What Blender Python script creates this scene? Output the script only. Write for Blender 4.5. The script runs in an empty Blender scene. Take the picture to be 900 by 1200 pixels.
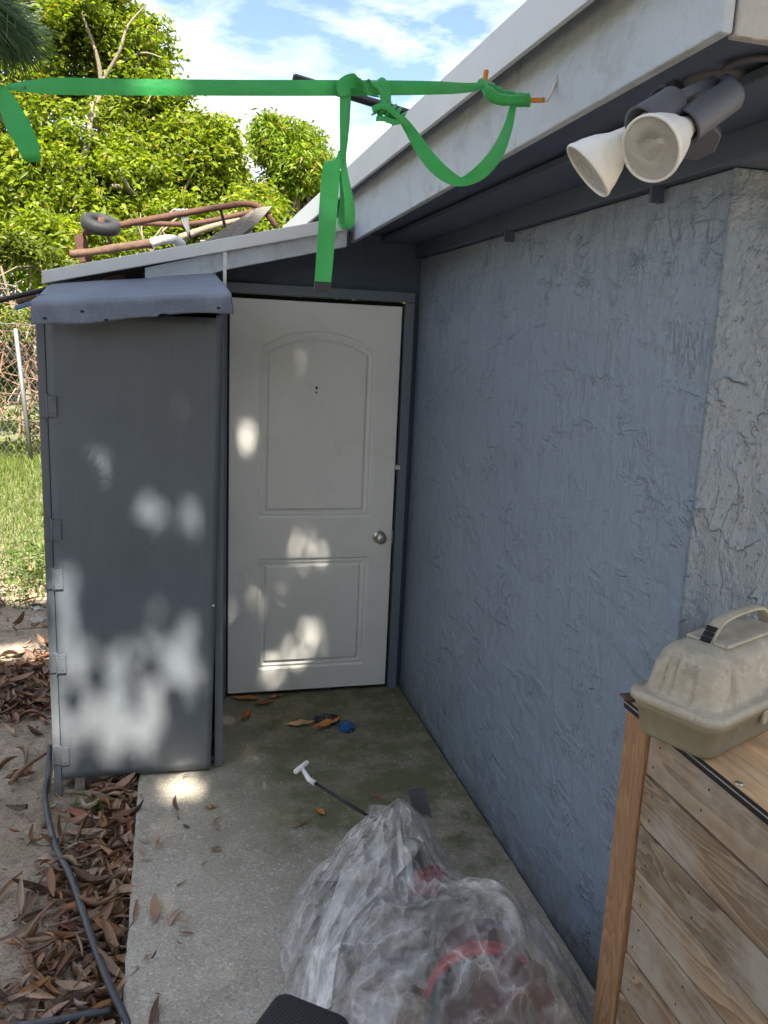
import bpy, math, random
import numpy as np
from mathutils import Vector, Matrix, noise as mn
random.seed(7); rng = np.random.default_rng(11)
R = math.radians
C = bpy.context.scene.collection
# ------------------------------------------------------------------ camera frame
F = 969.0; H = 1.83
Dv = Vector((-251, -211, 969)).normalized()
Vv = Vector((-210, 4700, 969)); Vv -= Dv * Vv.dot(Dv); Vv.normalize()
Xv = Vv.cross(Dv)
def ray(px, py):
    r = Vector((px - 450, py - 600, F)); return Vector((r.dot(Xv), r.dot(Dv), -r.dot(Vv)))
def at(px, py, X=None, Y=None, Z=None, d=None):
    """where the photo's point meets the real surface x=X, y=Y, z=Z, or lies d metres away"""
    v = ray(px, py); o = Vector((0, 0, H))
    if d is not None: return o + v.normalized() * d
    t = Y / v.y if Y is not None else ((Z - H) / v.z if Z is not None else X / v.x)
    return o + v * t
# ------------------------------------------------------------------ nodes
def mat(name):
    m = bpy.data.materials.new(name); m.use_nodes = True
    nt = m.node_tree; b = nt.nodes['Principled BSDF']
    return m, nt, b
def nd(nt, t, **k):
    n = nt.nodes.new(t)
    for a, v in k.items():
        if a in n.inputs: n.inputs[a].default_value = v
        else: setattr(n, a, v)
    return n
def lk(nt, a, b): nt.links.new(a, b)
def coord(nt, scale=(1, 1, 1), rot=(0, 0, 0)):
    tc = nd(nt, 'ShaderNodeTexCoord'); mp = nd(nt, 'ShaderNodeMapping')
    mp.inputs['Scale'].default_value = scale; mp.inputs['Rotation'].default_value = rot
    lk(nt, tc.outputs['Object'], mp.inputs['Vector']); return mp.outputs['Vector']
def noise(nt, vec, scale, detail=4, rough=.55, dist=0):
    n = nd(nt, 'ShaderNodeTexNoise'); n.inputs['Scale'].default_value = scale
    n.inputs['Detail'].default_value = detail; n.inputs['Roughness'].default_value = rough
    n.inputs['Distortion'].default_value = dist
    lk(nt, vec, n.inputs['Vector']); return n.outputs['Fac']
def ramp(nt, fac, stops, interp='LINEAR'):
    r = nd(nt, 'ShaderNodeValToRGB'); cr = r.color_ramp; cr.interpolation = interp
    while len(cr.elements) < len(stops): cr.elements.new(.5)
    for e, (p, c) in zip(cr.elements, stops):
        e.position = p
        if not isinstance(c, (tuple, list)): c = (c, c, c)
        e.color = (*c, 1)
    lk(nt, fac, r.inputs['Fac']); return r.outputs['Color']
def mix(nt, fac, a, b, mode='MIX'):
    n = nd(nt, 'ShaderNodeMix', data_type='RGBA', blend_type=mode)
    for s, v in ((0, fac), (6, a), (7, b)):
        if hasattr(v, 'links') or hasattr(v, 'is_output'): lk(nt, v, n.inputs[s])
        elif s == 0: n.inputs[0].default_value = v
        else: n.inputs[s].default_value = (*v, 1) if len(v) == 3 else v
    return n.outputs[2]
def math_(nt, op, a, b=0.0):
    n = nd(nt, 'ShaderNodeMath', operation=op)
    for i, v in enumerate((a, b)):
        if hasattr(v, 'is_output'): lk(nt, v, n.inputs[i])
        else: n.inputs[i].default_value = v
    return n.outputs[0]
def bump(nt, b, h, dist, strength=1.0, normal=None):
    n = nd(nt, 'ShaderNodeBump'); n.inputs['Distance'].default_value = dist; n.inputs['Strength'].default_value = strength
    lk(nt, h, n.inputs['Height'])
    if normal: lk(nt, normal, n.inputs['Normal'])
    lk(nt, n.outputs['Normal'], b.inputs['Normal']); return n.outputs['Normal']
def island(nt):
    return nd(nt, 'ShaderNodeNewGeometry').outputs['Random Per Island']

def paint(name, col, rough=.6, var=.15, vs=3, bd=.001, bs=40, dirt=None, dirt_amt=.5, metallic=0, spec=.4):
    m, nt, b = mat(name); v = coord(nt)
    n = noise(nt, v, vs, 6, .6); n2 = noise(nt, v, bs, 4, .6)
    c = mix(nt, n, tuple(x * (1 - var) for x in col), tuple(min(1, x * (1 + var)) for x in col))
    if dirt:
        d = ramp(nt, noise(nt, v, vs * 2.3, 8, .7, .5), [(.52, 0.), (.72, dirt_amt)])
        c = mix(nt, d, c, dirt)
    lk(nt, c, b.inputs['Base Color']); b.inputs['Roughness'].default_value = rough
    b.inputs['Metallic'].default_value = metallic; b.inputs['Specular IOR Level'].default_value = spec
    bump(nt, b, n2, bd); return m

def stucco(name, col, k=1.0, s=1.0, rough=.42):
    """troweled stucco: soft flat patches with raised trowel ridges, pits, and broad unevenness"""
    m, nt, b = mat(name); v = coord(nt)
    vr = coord(nt, (1.0 * s, .5 * s, 1.3 * s), rot=(R(38), 0, 0)); vl = coord(nt, (s, 1.4 * s, .55 * s), rot=(R(-8), 0, 0))
    n1 = noise(nt, vr, 6.5, 4, .55, .25); n2 = noise(nt, vl, 12, 5, .6, .3)
    pl = ramp(nt, n1, [(.40, 0.), (.50, .75), (.56, 1.)]); pl2 = ramp(nt, n2, [(.44, 0.), (.53, .8), (.6, 1.)])
    rg = ramp(nt, math_(nt, 'ABSOLUTE', math_(nt, 'SUBTRACT', n1, .53)), [(0., 1.), (.018, .25), (.05, 0.)])
    rg2 = ramp(nt, math_(nt, 'ABSOLUTE', math_(nt, 'SUBTRACT', n2, .57)), [(0., 1.), (.015, .2), (.04, 0.)])
    msk = ramp(nt, noise(nt, v, 5, 4, .6), [(.45, .0), (.62, 1.)]); rr_ = math_(nt, 'MULTIPLY', math_(nt, 'ADD', rg, math_(nt, 'MULTIPLY', rg2, .7)), msk)
    pits = ramp(nt, noise(nt, v, 70 * s, 3, .6), [(.30, 0.), (.38, 1.)]); fine = noise(nt, v, 130 * s, 4, .65); broad = noise(nt, v, 2.6, 3, .5)
    h = math_(nt, 'ADD', math_(nt, 'MULTIPLY', pl, .5), math_(nt, 'MULTIPLY', pl2, .38))
    for t, w_ in ((rr_, .75), (pits, .28), (fine, .22), (broad, 3.)): h = math_(nt, 'ADD', h, math_(nt, 'MULTIPLY', t, w_))
    c = mix(nt, noise(nt, v, 1.7, 6, .65), tuple(x * .84 for x in col), tuple(x * 1.14 for x in col))
    c = mix(nt, ramp(nt, noise(nt, v, 10, 8, .75), [(.56, 0.), (.75, .4)]), c, tuple(x * 1.4 for x in col))
    c = mix(nt, ramp(nt, noise(nt, coord(nt, (1, 1, .35)), 4, 8, .7), [(.58, 0.), (.72, .28)]), c, tuple(x * .6 for x in col))
    c = mix(nt, ramp(nt, noise(nt, v, 55, 2, .5), [(.73, 0.), (.75, .5)]), c, (.45, .45, .43))
    zz = nd(nt, 'ShaderNodeSeparateXYZ'); lk(nt, v if False else coord(nt), zz.inputs[0])
    sp_ = math_(nt, 'MULTIPLY', ramp(nt, zz.outputs[2], [(0., .8), (.10, .35), (.28, 0.)]), ramp(nt, noise(nt, coord(nt), 9, 7, .7), [(.4, 0.), (.62, 1.)])); c = mix(nt, sp_, c, (.13, .115, .085))
    lk(nt, c, b.inputs['Base Color']); b.inputs['Roughness'].default_value = rough; b.inputs['Specular IOR Level'].default_value = .5
    bump(nt, b, h, .0062 * k); return m

def wood(name, c1, c2, axis='Y', rough=.75, ringscale=1., knots=True, grey=None):
    m, nt, b = mat(name)
    oi = nd(nt, 'ShaderNodeObjectInfo').outputs['Random']
    tc = nd(nt, 'ShaderNodeTexCoord'); off = nd(nt, 'ShaderNodeVectorMath', operation='ADD')
    cmb = nd(nt, 'ShaderNodeCombineXYZ'); o10 = math_(nt, 'MULTIPLY', oi, 17.)
    for s in 'XYZ': lk(nt, o10, cmb.inputs[s])
    lk(nt, tc.outputs['Object'], off.inputs[0]); lk(nt, cmb.outputs[0], off.inputs[1])
    mp = nd(nt, 'ShaderNodeMapping'); sc = {'X': (.12, 1, 1), 'Y': (1, .12, 1), 'Z': (1, 1, .12)}[axis]
    mp.inputs['Scale'].default_value = tuple(s * ringscale for s in sc); lk(nt, off.outputs[0], mp.inputs['Vector']); v = mp.outputs['Vector']
    n1 = noise(nt, v, 9, 3, .5, .8); bands = math_(nt, 'FRACT', math_(nt, 'MULTIPLY', n1, 14.))
    g = ramp(nt, bands, [(0., .15), (.55, .55), (.9, 1.), (1., .1)])
    fine = noise(nt, v, 160, 3, .6)
    c = mix(nt, g, c1, c2); c = mix(nt, math_(nt, 'MULTIPLY', fine, .55), c, tuple(x * .4 for x in c1))
    hue = mix(nt, oi, (1.18, 1.1, 1.02), (.72, .76, .8)); c = mix(nt, 1.0, c, hue, 'MULTIPLY')
    if grey: c = mix(nt, ramp(nt, noise(nt, off.outputs[0], 4, 6, .65), [(.45, 0.), (.65, .75)]), c, grey)
    if knots:
        vo = nd(nt, 'ShaderNodeTexVoronoi'); vo.inputs['Scale'].default_value = 5.5; vo.inputs['Randomness'].default_value = 1.
        mp2 = nd(nt, 'ShaderNodeMapping'); mp2.inputs['Scale'].default_value = tuple(.55 if s < 1 else 1 for s in sc); lk(nt, off.outputs[0], mp2.inputs['Vector']); lk(nt, mp2.outputs[0], vo.inputs['Vector'])
        c = mix(nt, ramp(nt, vo.outputs['Distance'], [(.04, .85), (.085, 0.)]), c, (.035, .02, .012))
    lk(nt, c, b.inputs['Base Color']); b.inputs['Roughness'].default_value = rough
    bump(nt, b, math_(nt, 'ADD', fine, math_(nt, 'MULTIPLY', bands, .4)), .0012); return m

def foliage(name, dark, light, trans=.35, rough=.45, hue=None):
    m, nt, b = mat(name); r = island(nt)
    c = ramp(nt, r, [(0., dark), (.55, tuple((a + d) / 2 for a, d in zip(dark, light))), (1., light)] + ([] if not hue else []))
    if hue: c = mix(nt, ramp(nt, r, [(.93, 0.), (.95, 1.)]), c, hue)
    zz = nd(nt, 'ShaderNodeSeparateXYZ'); lk(nt, v if False else coord(nt), zz.inputs[0])
    sp_ = math_(nt, 'MULTIPLY', ramp(nt, zz.outputs[2], [(0., .8), (.10, .35), (.28, 0.)]), ramp(nt, noise(nt, coord(nt), 9, 7, .7), [(.4, 0.), (.62, 1.)])); c = mix(nt, sp_, c, (.13, .115, .085))
    lk(nt, c, b.inputs['Base Color']); b.inputs['Roughness'].default_value = rough; b.inputs['Specular IOR Level'].default_value = .35
    tr = nd(nt, 'ShaderNodeBsdfTranslucent'); lk(nt, mix(nt, 1., c, (1.5, 1.6, .6), 'MULTIPLY'), tr.inputs['Color'])
    ms = nd(nt, 'ShaderNodeMixShader'); ms.inputs[0].default_value = trans
    lk(nt, b.outputs[0], ms.inputs[1]); lk(nt, tr.outputs[0], ms.inputs[2]); lk(nt, ms.outputs[0], nt.nodes['Material Output'].inputs['Surface'])
    return m
# ------------------------------------------------------------------ mesh builder
def catmull(pts, n=6):
    P = [Vector(p) for p in pts]; out = []
    for i in range(len(P) - 1):
        a = P[max(0, i - 1)]; b = P[i]; c = P[i + 1]; d = P[min(len(P) - 1, i + 2)]
        for k in range(n):
            t = k / n
            out.append(.5 * ((2 * b) + (c - a) * t + (2 * a - 5 * b + 4 * c - d) * t * t + (3 * b - a - 3 * c + d) * t ** 3))
    out.append(P[-1]); return out
class MB:
    def __init__(s): s.v = []; s.f = []; s.sm = []
    def add(s, vs, fs, smooth=False):
        o = len(s.v); s.v += [Vector(v) for v in vs]; s.f += [tuple(i + o for i in f) for f in fs]; s.sm += [smooth] * len(fs); return s
    def box(s, lo, hi, M=None, c=0.0):
        x0, y0, z0 = lo; x1, y1, z1 = hi
        vs = [Vector((x, y, z)) for z in (z0, z1) for y in (y0, y1) for x in (x0, x1)]
        if M: vs = [M @ v for v in vs]
        return s.add(vs, [(0, 2, 3, 1), (4, 5, 7, 6), (0, 1, 5, 4), (2, 6, 7, 3), (0, 4, 6, 2), (1, 3, 7, 5)])
    def prism(s, poly, vec, smooth=False):
        n = len(poly); a = [Vector(p) for p in poly]; vec = Vector(vec); b = [p + vec for p in a]
        fs = [tuple(range(n))[::-1], tuple(range(n, 2 * n))] + [(i, (i + 1) % n, n + (i + 1) % n, n + i) for i in range(n)]
        return s.add(a + b, fs, smooth)
    def tube(s, pts, r, seg=8, cap=True, smooth=True, flat=1.0):
        P = [Vector(p) for p in pts]; n = len(P)
        rs = r if isinstance(r, (list, tuple)) else [r] * n
        if len(rs) != n: rs = [rs[0] + (rs[-1] - rs[0]) * i / (n - 1) for i in range(n)] if len(rs) == 2 else [rs[min(len(rs) - 1, int(i * len(rs) / n))] for i in range(n)]
        T = [(P[min(i + 1, n - 1)] - P[max(i - 1, 0)]).normalized() for i in range(n)]
        u = T[0].orthogonal().normalized(); vs = []
        for i in range(n):
            u = (u - T[i] * u.dot(T[i])).normalized(); w = T[i].cross(u)
            for k in range(seg):
                a = 2 * math.pi * k / seg; vs.append(P[i] + (u * math.cos(a) + w * math.sin(a) * flat) * rs[i])
        fs = [(i * seg + k, i * seg + (k + 1) % seg, (i + 1) * seg + (k + 1) % seg, (i + 1) * seg + k) for i in range(n - 1) for k in range(seg)]
        o = len(s.v); s.add(vs, fs, smooth)
        if cap:
            s.f += [tuple(o + k for k in range(seg))[::-1], tuple(o + (n - 1) * seg + k for k in range(seg))]; s.sm += [False, False]
        return s
    def lathe(s, A, B, prof, seg=32, smooth=True):
        A = Vector(A); ax = (Vector(B) - A).normalized(); u = ax.orthogonal().normalized(); w = ax.cross(u); vs = []
        for t, r in prof:
            for k in range(seg):
                a = 2 * math.pi * k / seg; vs.append(A + ax * t + (u * math.cos(a) + w * math.sin(a)) * r)
        n = len(prof); fs = [(i * seg + k, i * seg + (k + 1) % seg, (i + 1) * seg + (k + 1) % seg, (i + 1) * seg + k) for i in range(n - 1) for k in range(seg)]
        return s.add(vs, fs, smooth)
    def ribbon(s, pts, wd, th=.0016, n=6):
        """pts: list of (point, width vector, width); a strap of webbing"""
        P = catmull([p[0] for p in pts], n); W = catmull([Vector(p[1]).normalized() for p in pts], n); ws = catmull([(p[2] if len(p) > 2 else wd, 0, 0) for p in pts], n)
        N = len(P); vs = []
        for i in range(N):
            T = (P[min(i + 1, N - 1)] - P[max(i - 1, 0)]).normalized(); w = (W[i] - T * W[i].dot(T) * .8).normalized(); nn = T.cross(w).normalized()
            hw = ws[i].x / 2; cup = .05 * hw
            for sd in (1, -1):
                for k in (-1, -.86, -.8, 0, .8, .86, 1): vs.append(P[i] + w * hw * k + nn * (sd * th / 2 * (.6 if abs(k) > .83 else 1) + cup * (1 - k * k)))
        K = 7; W2 = 14; fs = []
        for i in range(N - 1):
            for o_ in (0, K):
                for k in range(K - 1): fs.append((i * W2 + o_ + k, i * W2 + o_ + k + 1, (i + 1) * W2 + o_ + k + 1, (i + 1) * W2 + o_ + k))
        s.add(vs, fs, True)
        ev = []; 
        for i in range(N): ev += [vs[i * W2], vs[i * W2 + K], vs[i * W2 + K - 1], vs[i * W2 + W2 - 1]]
        s.add(ev, [(i * 4 + o_, i * 4 + o_ + 1, i * 4 + 5 + o_, i * 4 + 4 + o_) for i in range(N - 1) for o_ in (0, 2)], True)
        for i in (0, N - 1): s.add([vs[i * W2 + k] for k in list(range(K)) + list(range(W2 - 1, K - 1, -1))], [tuple(range(W2))])
        return s
    def grid(s, fn, nu, nv, smooth=True):
        vs = [fn(i / (nu - 1), j / (nv - 1)) for j in range(nv) for i in range(nu)]
        return s.add(vs, [(j * nu + i, j * nu + i + 1, (j + 1) * nu + i + 1, (j + 1) * nu + i) for j in range(nv - 1) for i in range(nu - 1)], smooth)
    def build(s, name, m, parent=None, loc=None, bevel=0, seg=2, recalc=True, solid=0):
        me = bpy.data.meshes.new(name); o = bpy.data.objects.new(name, me); C.objects.link(o)
        off = Vector(loc) if loc is not None else Vector((0, 0, 0))
        if parent:
            o.parent = parent; q = parent
            while q: off = off + q.location; q = q.parent
        if loc is not None: o.location = loc
        me.from_pydata([tuple(v - off) for v in s.v], [], s.f); me.update()
        me.polygons.foreach_set('use_smooth', s.sm)
        if recalc:
            import bmesh
            bm = bmesh.new(); bm.from_mesh(me); bmesh.ops.recalc_face_normals(bm, faces=bm.faces); bm.to_mesh(me); bm.free()
        me.materials.append(m)
        if solid:
            d = o.modifiers.new('s', 'SOLIDIFY'); d.thickness = solid; d.offset = 0
        if bevel:
            d = o.modifiers.new('b', 'BEVEL'); d.width = bevel; d.segments = seg; d.limit_method = 'ANGLE'; d.angle_limit = R(40)
        return o
def tag(o, label, cat, group=None, kind=None):
    if label: o['label'] = label
    if cat: o['category'] = cat
    if group: o['group'] = group
    if kind: o['kind'] = kind
    return o
def thing(name, label, cat, loc=(0, 0, 0), group=None):
    o = bpy.data.objects.new(name, None); o.empty_display_size = .1; C.objects.link(o); o.location = loc
    return tag(o, label, cat, group)
def struct(o): o['kind'] = 'structure'; return o
def rawmesh(name, V, Fc, m, parent=None, loc=None, smooth=False):
    """V: (n,3) numpy, Fc: (k,4) or (k,3) numpy"""
    off = np.zeros(3)
    me = bpy.data.meshes.new(name); o = bpy.data.objects.new(name, me); C.objects.link(o)
    if loc is not None: o.location = loc; off = np.array(loc, float)
    if parent:
        o.parent = parent; off = off + np.array(parent.location)
    V = V - off; k = Fc.shape[1]
    me.vertices.add(len(V)); me.vertices.foreach_set('co', V.astype(np.float32).ravel())
    me.loops.add(Fc.size); me.loops.foreach_set('vertex_index', Fc.astype(np.int32).ravel())
    me.polygons.add(len(Fc)); me.polygons.foreach_set('loop_start', np.arange(0, Fc.size, k, dtype=np.int32)); me.polygons.foreach_set('loop_total', np.full(len(Fc), k, dtype=np.int32))
    if smooth: me.polygons.foreach_set('use_smooth', np.ones(len(Fc), bool))
    me.update(calc_edges=True); me.materials.append(m); return o
def leaf_arrays(P, L, Wd, up=.4, droop=0., fold=.25):
    """leaves of 2 quads (folded along the midrib) at points P with random directions"""
    n = len(P); d = rng.normal(size=(n, 3)); d[:, 2] = d[:, 2] * up - droop; d /= np.linalg.norm(d, axis=1)[:, None]
    q = rng.normal(size=(n, 3)) + np.array([0, 0, 1.2]); s = np.cross(d, q); s /= np.linalg.norm(s, axis=1)[:, None] + 1e-9
    nn = np.cross(s, d); L = L * rng.uniform(.4, 1.5, n)[:, None]; Wd = Wd * rng.uniform(.7, 1.2, n)[:, None]
    base = P; tip = P + d * L - np.array([0, 0, 1]) * L * .12; mid = P + d * L * .5
    a = mid + s * Wd / 2 + nn * Wd * fold; b = mid - s * Wd / 2 + nn * Wd * fold
    V = np.stack([base, a, tip, b], 1).reshape(-1, 3)
    i = np.arange(n)[:, None] * 4
    return V, np.concatenate([i + np.array([[0, 1, 2]]), i + np.array([[0, 2, 3]])], 0)

# ------------------------------------------------------------------ materials
M = {}
M['blue'] = stucco('blue_stucco', (.222, .268, .328))
M['gray'] = stucco('gray_stucco', (.17, .212, .255), k=2.0, s=.75)
M['shadeblue'] = paint('shaded_slate_blue', (.07, .098, .145), .55, .2, 4, .006, 30)  # the walls' blue, darkened to paint in the deep shade around the door
M['casing'] = paint('casing_paint', (.13, .16, .2), .45, .1, 4, .001, 30)
M['fascia'] = paint('pale_gray_fascia_paint', (.45, .50, .56), .55, .12, 3, .012, 15, (.24, .24, .235), .65)
M['creamfascia'] = paint('cream_gray_fascia_paint', (.44, .44, .43), .6, .12, 6, .012, 22, (.36, .35, .32), .6)
M['drip'] = paint('light_gray_metal_trim', (.56, .58, .59), .45, .05, 2, .001, 10, (.3, .3, .3), .25)
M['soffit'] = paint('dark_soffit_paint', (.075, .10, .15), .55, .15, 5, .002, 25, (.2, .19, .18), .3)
M['door'] = paint('gray_door_paint', (.76, .755, .73), .34, .04, 2, .0002, 60, (.42, .39, .33), .22)
M['dark'] = paint('dark_gap', (.012, .013, .016), .9)  # near-black colour that stands in for shade in gaps and slots
M['roof'] = paint('gray_shingles', (.16, .17, .18), .9, .3, 8, .004, 60)
M['rust'] = paint('rusty_steel', (.085, .04, .028), .85, .5, 14, .003, 60, (.16, .09, .065), .6)
M['rubber'] = paint('black_rubber', (.02, .021, .023), .7, .3, 8, .001, 60, (.10, .095, .09), .5)
M['blackplastic'] = paint('black_plastic', (.013, .013, .015), .35, .2, 8, .0005, 60)
M['chrome'] = paint('satin_nickel', (.55, .53, .5), .28, .05, 8, .0002, 60, metallic=1)
M['white'] = paint('white_plastic', (.72, .71, .67), .4, .06, 6, .0005, 40, (.4, .36, .28), .4)
M['whitemetal'] = paint('dirty_white_metal', (.62, .61, .57), .5, .1, 12, .0005, 40, (.3, .2, .12), .6)
M['lampholder'] = paint('grayish_lamp_holder', (.085, .09, .105), .45, .15, 8, .001, 30, (.12, .12, .13), .5)
M['orange'] = paint('orange_vinyl', (.62, .22, .03), .5, .2, 20, .0008, 60, (.25, .12, .05), .6)
M['sheet'] = None
M['bark'] = paint('gray_brown_bark', (.20, .165, .12), .9, .4, 9, .008, 22, (.34, .31, .26), .6)
M['vinebark'] = paint('dry_vine_stems', (.22, .13, .08), .9, .4, 9, .004, 22)
M['galv'] = paint('galvanised_steel', (.24, .25, .25), .5, .1, 8, .0003, 60, metallic=.6)
M['driftwood'] = paint('gray_driftwood', (.11, .065, .045), .9, .5, 25, .006, 40, (.2, .15, .12), .5)
M['grayplank'] = wood('weathered_gray_plank', (.32, .28, .23), (.42, .38, .33), 'X', .85, 1, False)
M['plank'] = wood('pallet_boards', (.20, .12, .065), (.52, .38, .245), 'Y', .75, .9, True, (.40, .35, .29))
M['post'] = wood('orange_pine_post', (.38, .18, .08), (.58, .33, .17), 'Z', .7, 1.1, True)
M['ply'] = wood('plywood', (.50, .33, .175), (.64, .47, .29), 'Y', .65, .6, True)
M['greenstrap'] = None
M['red'] = paint('red_plastic', (.38, .008, .012), .35, .15, 6, .001, 30, (.1, .02, .02), .3)
M['redin'] = paint('dark_brown_red', (.075, .014, .012), .55, .3, 6, .002, 20)
M['brownrag'] = paint('brown_rag', (.10, .05, .022), .85, .6, 14, .008, 20, (.28, .2, .12), .6)
M['bluescrap'] = paint('blue_plastic_scrap', (.01, .09, .25), .4, .2)
M['bluepvc'] = paint('blue_pvc', (.12, .24, .4), .5, .1)
M['tube'] = paint('black_hose', (.055, .06, .068), .38, .2, 8, .0006, 40, (.2, .19, .18), .5)
M['stone'] = paint('sandy_stone', (.42, .31, .18), .9, .3, 10, .006, 25)
M['twig'] = paint('dry_twigs', (.22, .14, .09), .9, .4, 12, .002, 40)
M['tanbox'] = None

def sheet_mat():
    m, nt, b = mat('blue_gray_roll_sheet'); v = coord(nt, (1, .4, 1))
    n = noise(nt, v, 5, 7, .7, .4)
    c = mix(nt, ramp(nt, n, [(.3, 0.), (.7, 1.)]), (.062, .076, .102), (.12, .142, .185)); c = mix(nt, ramp(nt, noise(nt, coord(nt), 160, 2), [(.5, 0.), (.7, .35)]), c, (.22, .22, .26))
    lk(nt, c, b.inputs['Base Color']); b.inputs['Roughness'].default_value = .5
    bump(nt, b, math_(nt, 'ADD', noise(nt, coord(nt), 200, 3), math_(nt, 'MULTIPLY', n, 1.5)), .0009); return m
M['sheet'] = sheet_mat()
def cab_mat():
    m, nt, b = mat('gray_painted_plywood'); v = coord(nt, (1, 1, .04)); o = coord(nt)
    st = noise(nt, v, 90, 5, .65); big = noise(nt, coord(nt, (1, 1, .5)), 5, 6, .65)
    c = mix(nt, big, (.076, .092, .112), (.112, .132, .156)); c = mix(nt, ramp(nt, st, [(.5, 0.), (.75, .18)]), c, (.155, .17, .19)); c = mix(nt, ramp(nt, st, [(.25, .3), (.4, 0.)]), c, (.07, .08, .09))
    z = nd(nt, 'ShaderNodeSeparateXYZ'); lk(nt, o, z.inputs[0])
    low_pale = math_(nt, 'MULTIPLY', ramp(nt, z.outputs[2], [(.1, .35), (.8, 0.)]), noise(nt, o, 7, 6, .6)); c = mix(nt, low_pale, c, (.36, .36, .34))  # paler noise that grows towards the bottom
    lk(nt, c, b.inputs['Base Color']); b.inputs['Roughness'].default_value = .48; bump(nt, b, math_(nt, 'ADD', st, math_(nt, 'MULTIPLY', noise(nt, o, 3, 2), 12.)), .0012); return m
M['cab'] = cab_mat()
def strap_mat():
    m, nt, b = mat('green_webbing'); v = coord(nt)
    n = noise(nt, v, 25, 4, .6); w = nd(nt, 'ShaderNodeTexWave'); w.inputs['Scale'].default_value = 170; w.inputs['Distortion'].default_value = 1; lk(nt, v, w.inputs['Vector'])
    c = mix(nt, n, (.014, .29, .055), (.028, .42, .09)); c = mix(nt, ramp(nt, noise(nt, v, 7, 7, .7), [(.5, 0.), (.7, .55)]), c, (.07, .40, .15)); lk(nt, c, b.inputs['Base Color']); b.inputs['Roughness'].default_value = .5
    b.inputs['Sheen Weight'].default_value = .2
    tr = nd(nt, 'ShaderNodeBsdfTranslucent'); tr.inputs['Color'].default_value = (.03, .4, .07, 1); ms = nd(nt, 'ShaderNodeMixShader'); ms.inputs[0].default_value = .10
    lk(nt, b.outputs[0], ms.inputs[1]); lk(nt, tr.outputs[0], ms.inputs[2]); lk(nt, ms.outputs[0], nt.nodes['Material Output'].inputs['Surface'])
    bump(nt, b, math_(nt, 'ADD', math_(nt, 'MULTIPLY', w.outputs['Fac'], .3), math_(nt, 'MULTIPLY', noise(nt, coord(nt, (.5, 1, 1)), 60, 3), 2.)), .0012); return m
M['strap'] = strap_mat()
def concrete_mat():
    m, nt, b = mat('mossy_concrete'); o = coord(nt); z = nd(nt, 'ShaderNodeSeparateXYZ'); lk(nt, o, z.inputs[0]); x, y = z.outputs[0], z.outputs[1]
    n = noise(nt, o, 3, 8, .65); fine = noise(nt, o, 110, 5, .7); mid = noise(nt, o, 18, 6, .7)
    c = mix(nt, ramp(nt, n, [(.35, 0.), (.65, 1.)]), (.35, .305, .24), (.51, .46, .38)); c = mix(nt, ramp(nt, fine, [(.40, .4), (.52, 0.)]), c, (.13, .12, .105))
    c = mix(nt, ramp(nt, mid, [(.52, 0.), (.7, .45)]), c, (.56, .53, .48))
    vg = nd(nt, 'ShaderNodeTexVoronoi'); vg.inputs['Scale'].default_value = 130; lk(nt, o, vg.inputs['Vector'])
    sg = nd(nt, 'ShaderNodeSeparateColor'); lk(nt, vg.outputs['Color'], sg.inputs[0])
    c = mix(nt, ramp(nt, sg.outputs[0], [(.0, .25), (.12, .15), (.18, 0.)]), c, (.15, .14, .12)); c = mix(nt, ramp(nt, sg.outputs[1], [(.86, 0.), (.94, .5)]), c, (.62, .6, .56))
    # moss grows at the back near the door and along the wall
    my = ramp(nt, math_(nt, 'ADD', math_(nt, 'MULTIPLY', math_(nt, 'SUBTRACT', y, 2.1), .55), math_(nt, 'MULTIPLY', math_(nt, 'SUBTRACT', n, .5), 1.1)), [(.12, 0.), (.42, 1.)])
    mx = ramp(nt, math_(nt, 'ADD', x, math_(nt, 'MULTIPLY', math_(nt, 'SUBTRACT', noise(nt, o, 5, 5), .5), .5)), [(.05, .15), (.5, 1.)])
    mo = math_(nt, 'MULTIPLY', my, mx); mo = math_(nt, 'MULTIPLY', mo, ramp(nt, noise(nt, o, 6, 7, .7), [(.3, .35), (.55, .92)]))
    c = mix(nt, mo, c, (.10, .105, .04))
    c = mix(nt, ramp(nt, noise(nt, o, 60, 2, .5), [(.71, 0.), (.735, .9)]), c, (.62, .6, .56))
    ov = math_(nt, 'MULTIPLY', ramp(nt, math_(nt, 'ADD', x, math_(nt, 'MULTIPLY', noise(nt, o, 7, 5), .12)), [(1.18, 0.), (1.23, .7)]), ramp(nt, y, [(2.6 / 5, 0.), (3.2 / 5, 1.)]))
    c = mix(nt, ov, c, (.2, .24, .3))
    lk(nt, c, b.inputs['Base Color']); b.inputs['Roughness'].default_value = .85
    bump(nt, b, math_(nt, 'ADD', fine, math_(nt, 'MULTIPLY', mid, 1.2)), .004); return m
M['concrete'] = concrete_mat()
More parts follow.
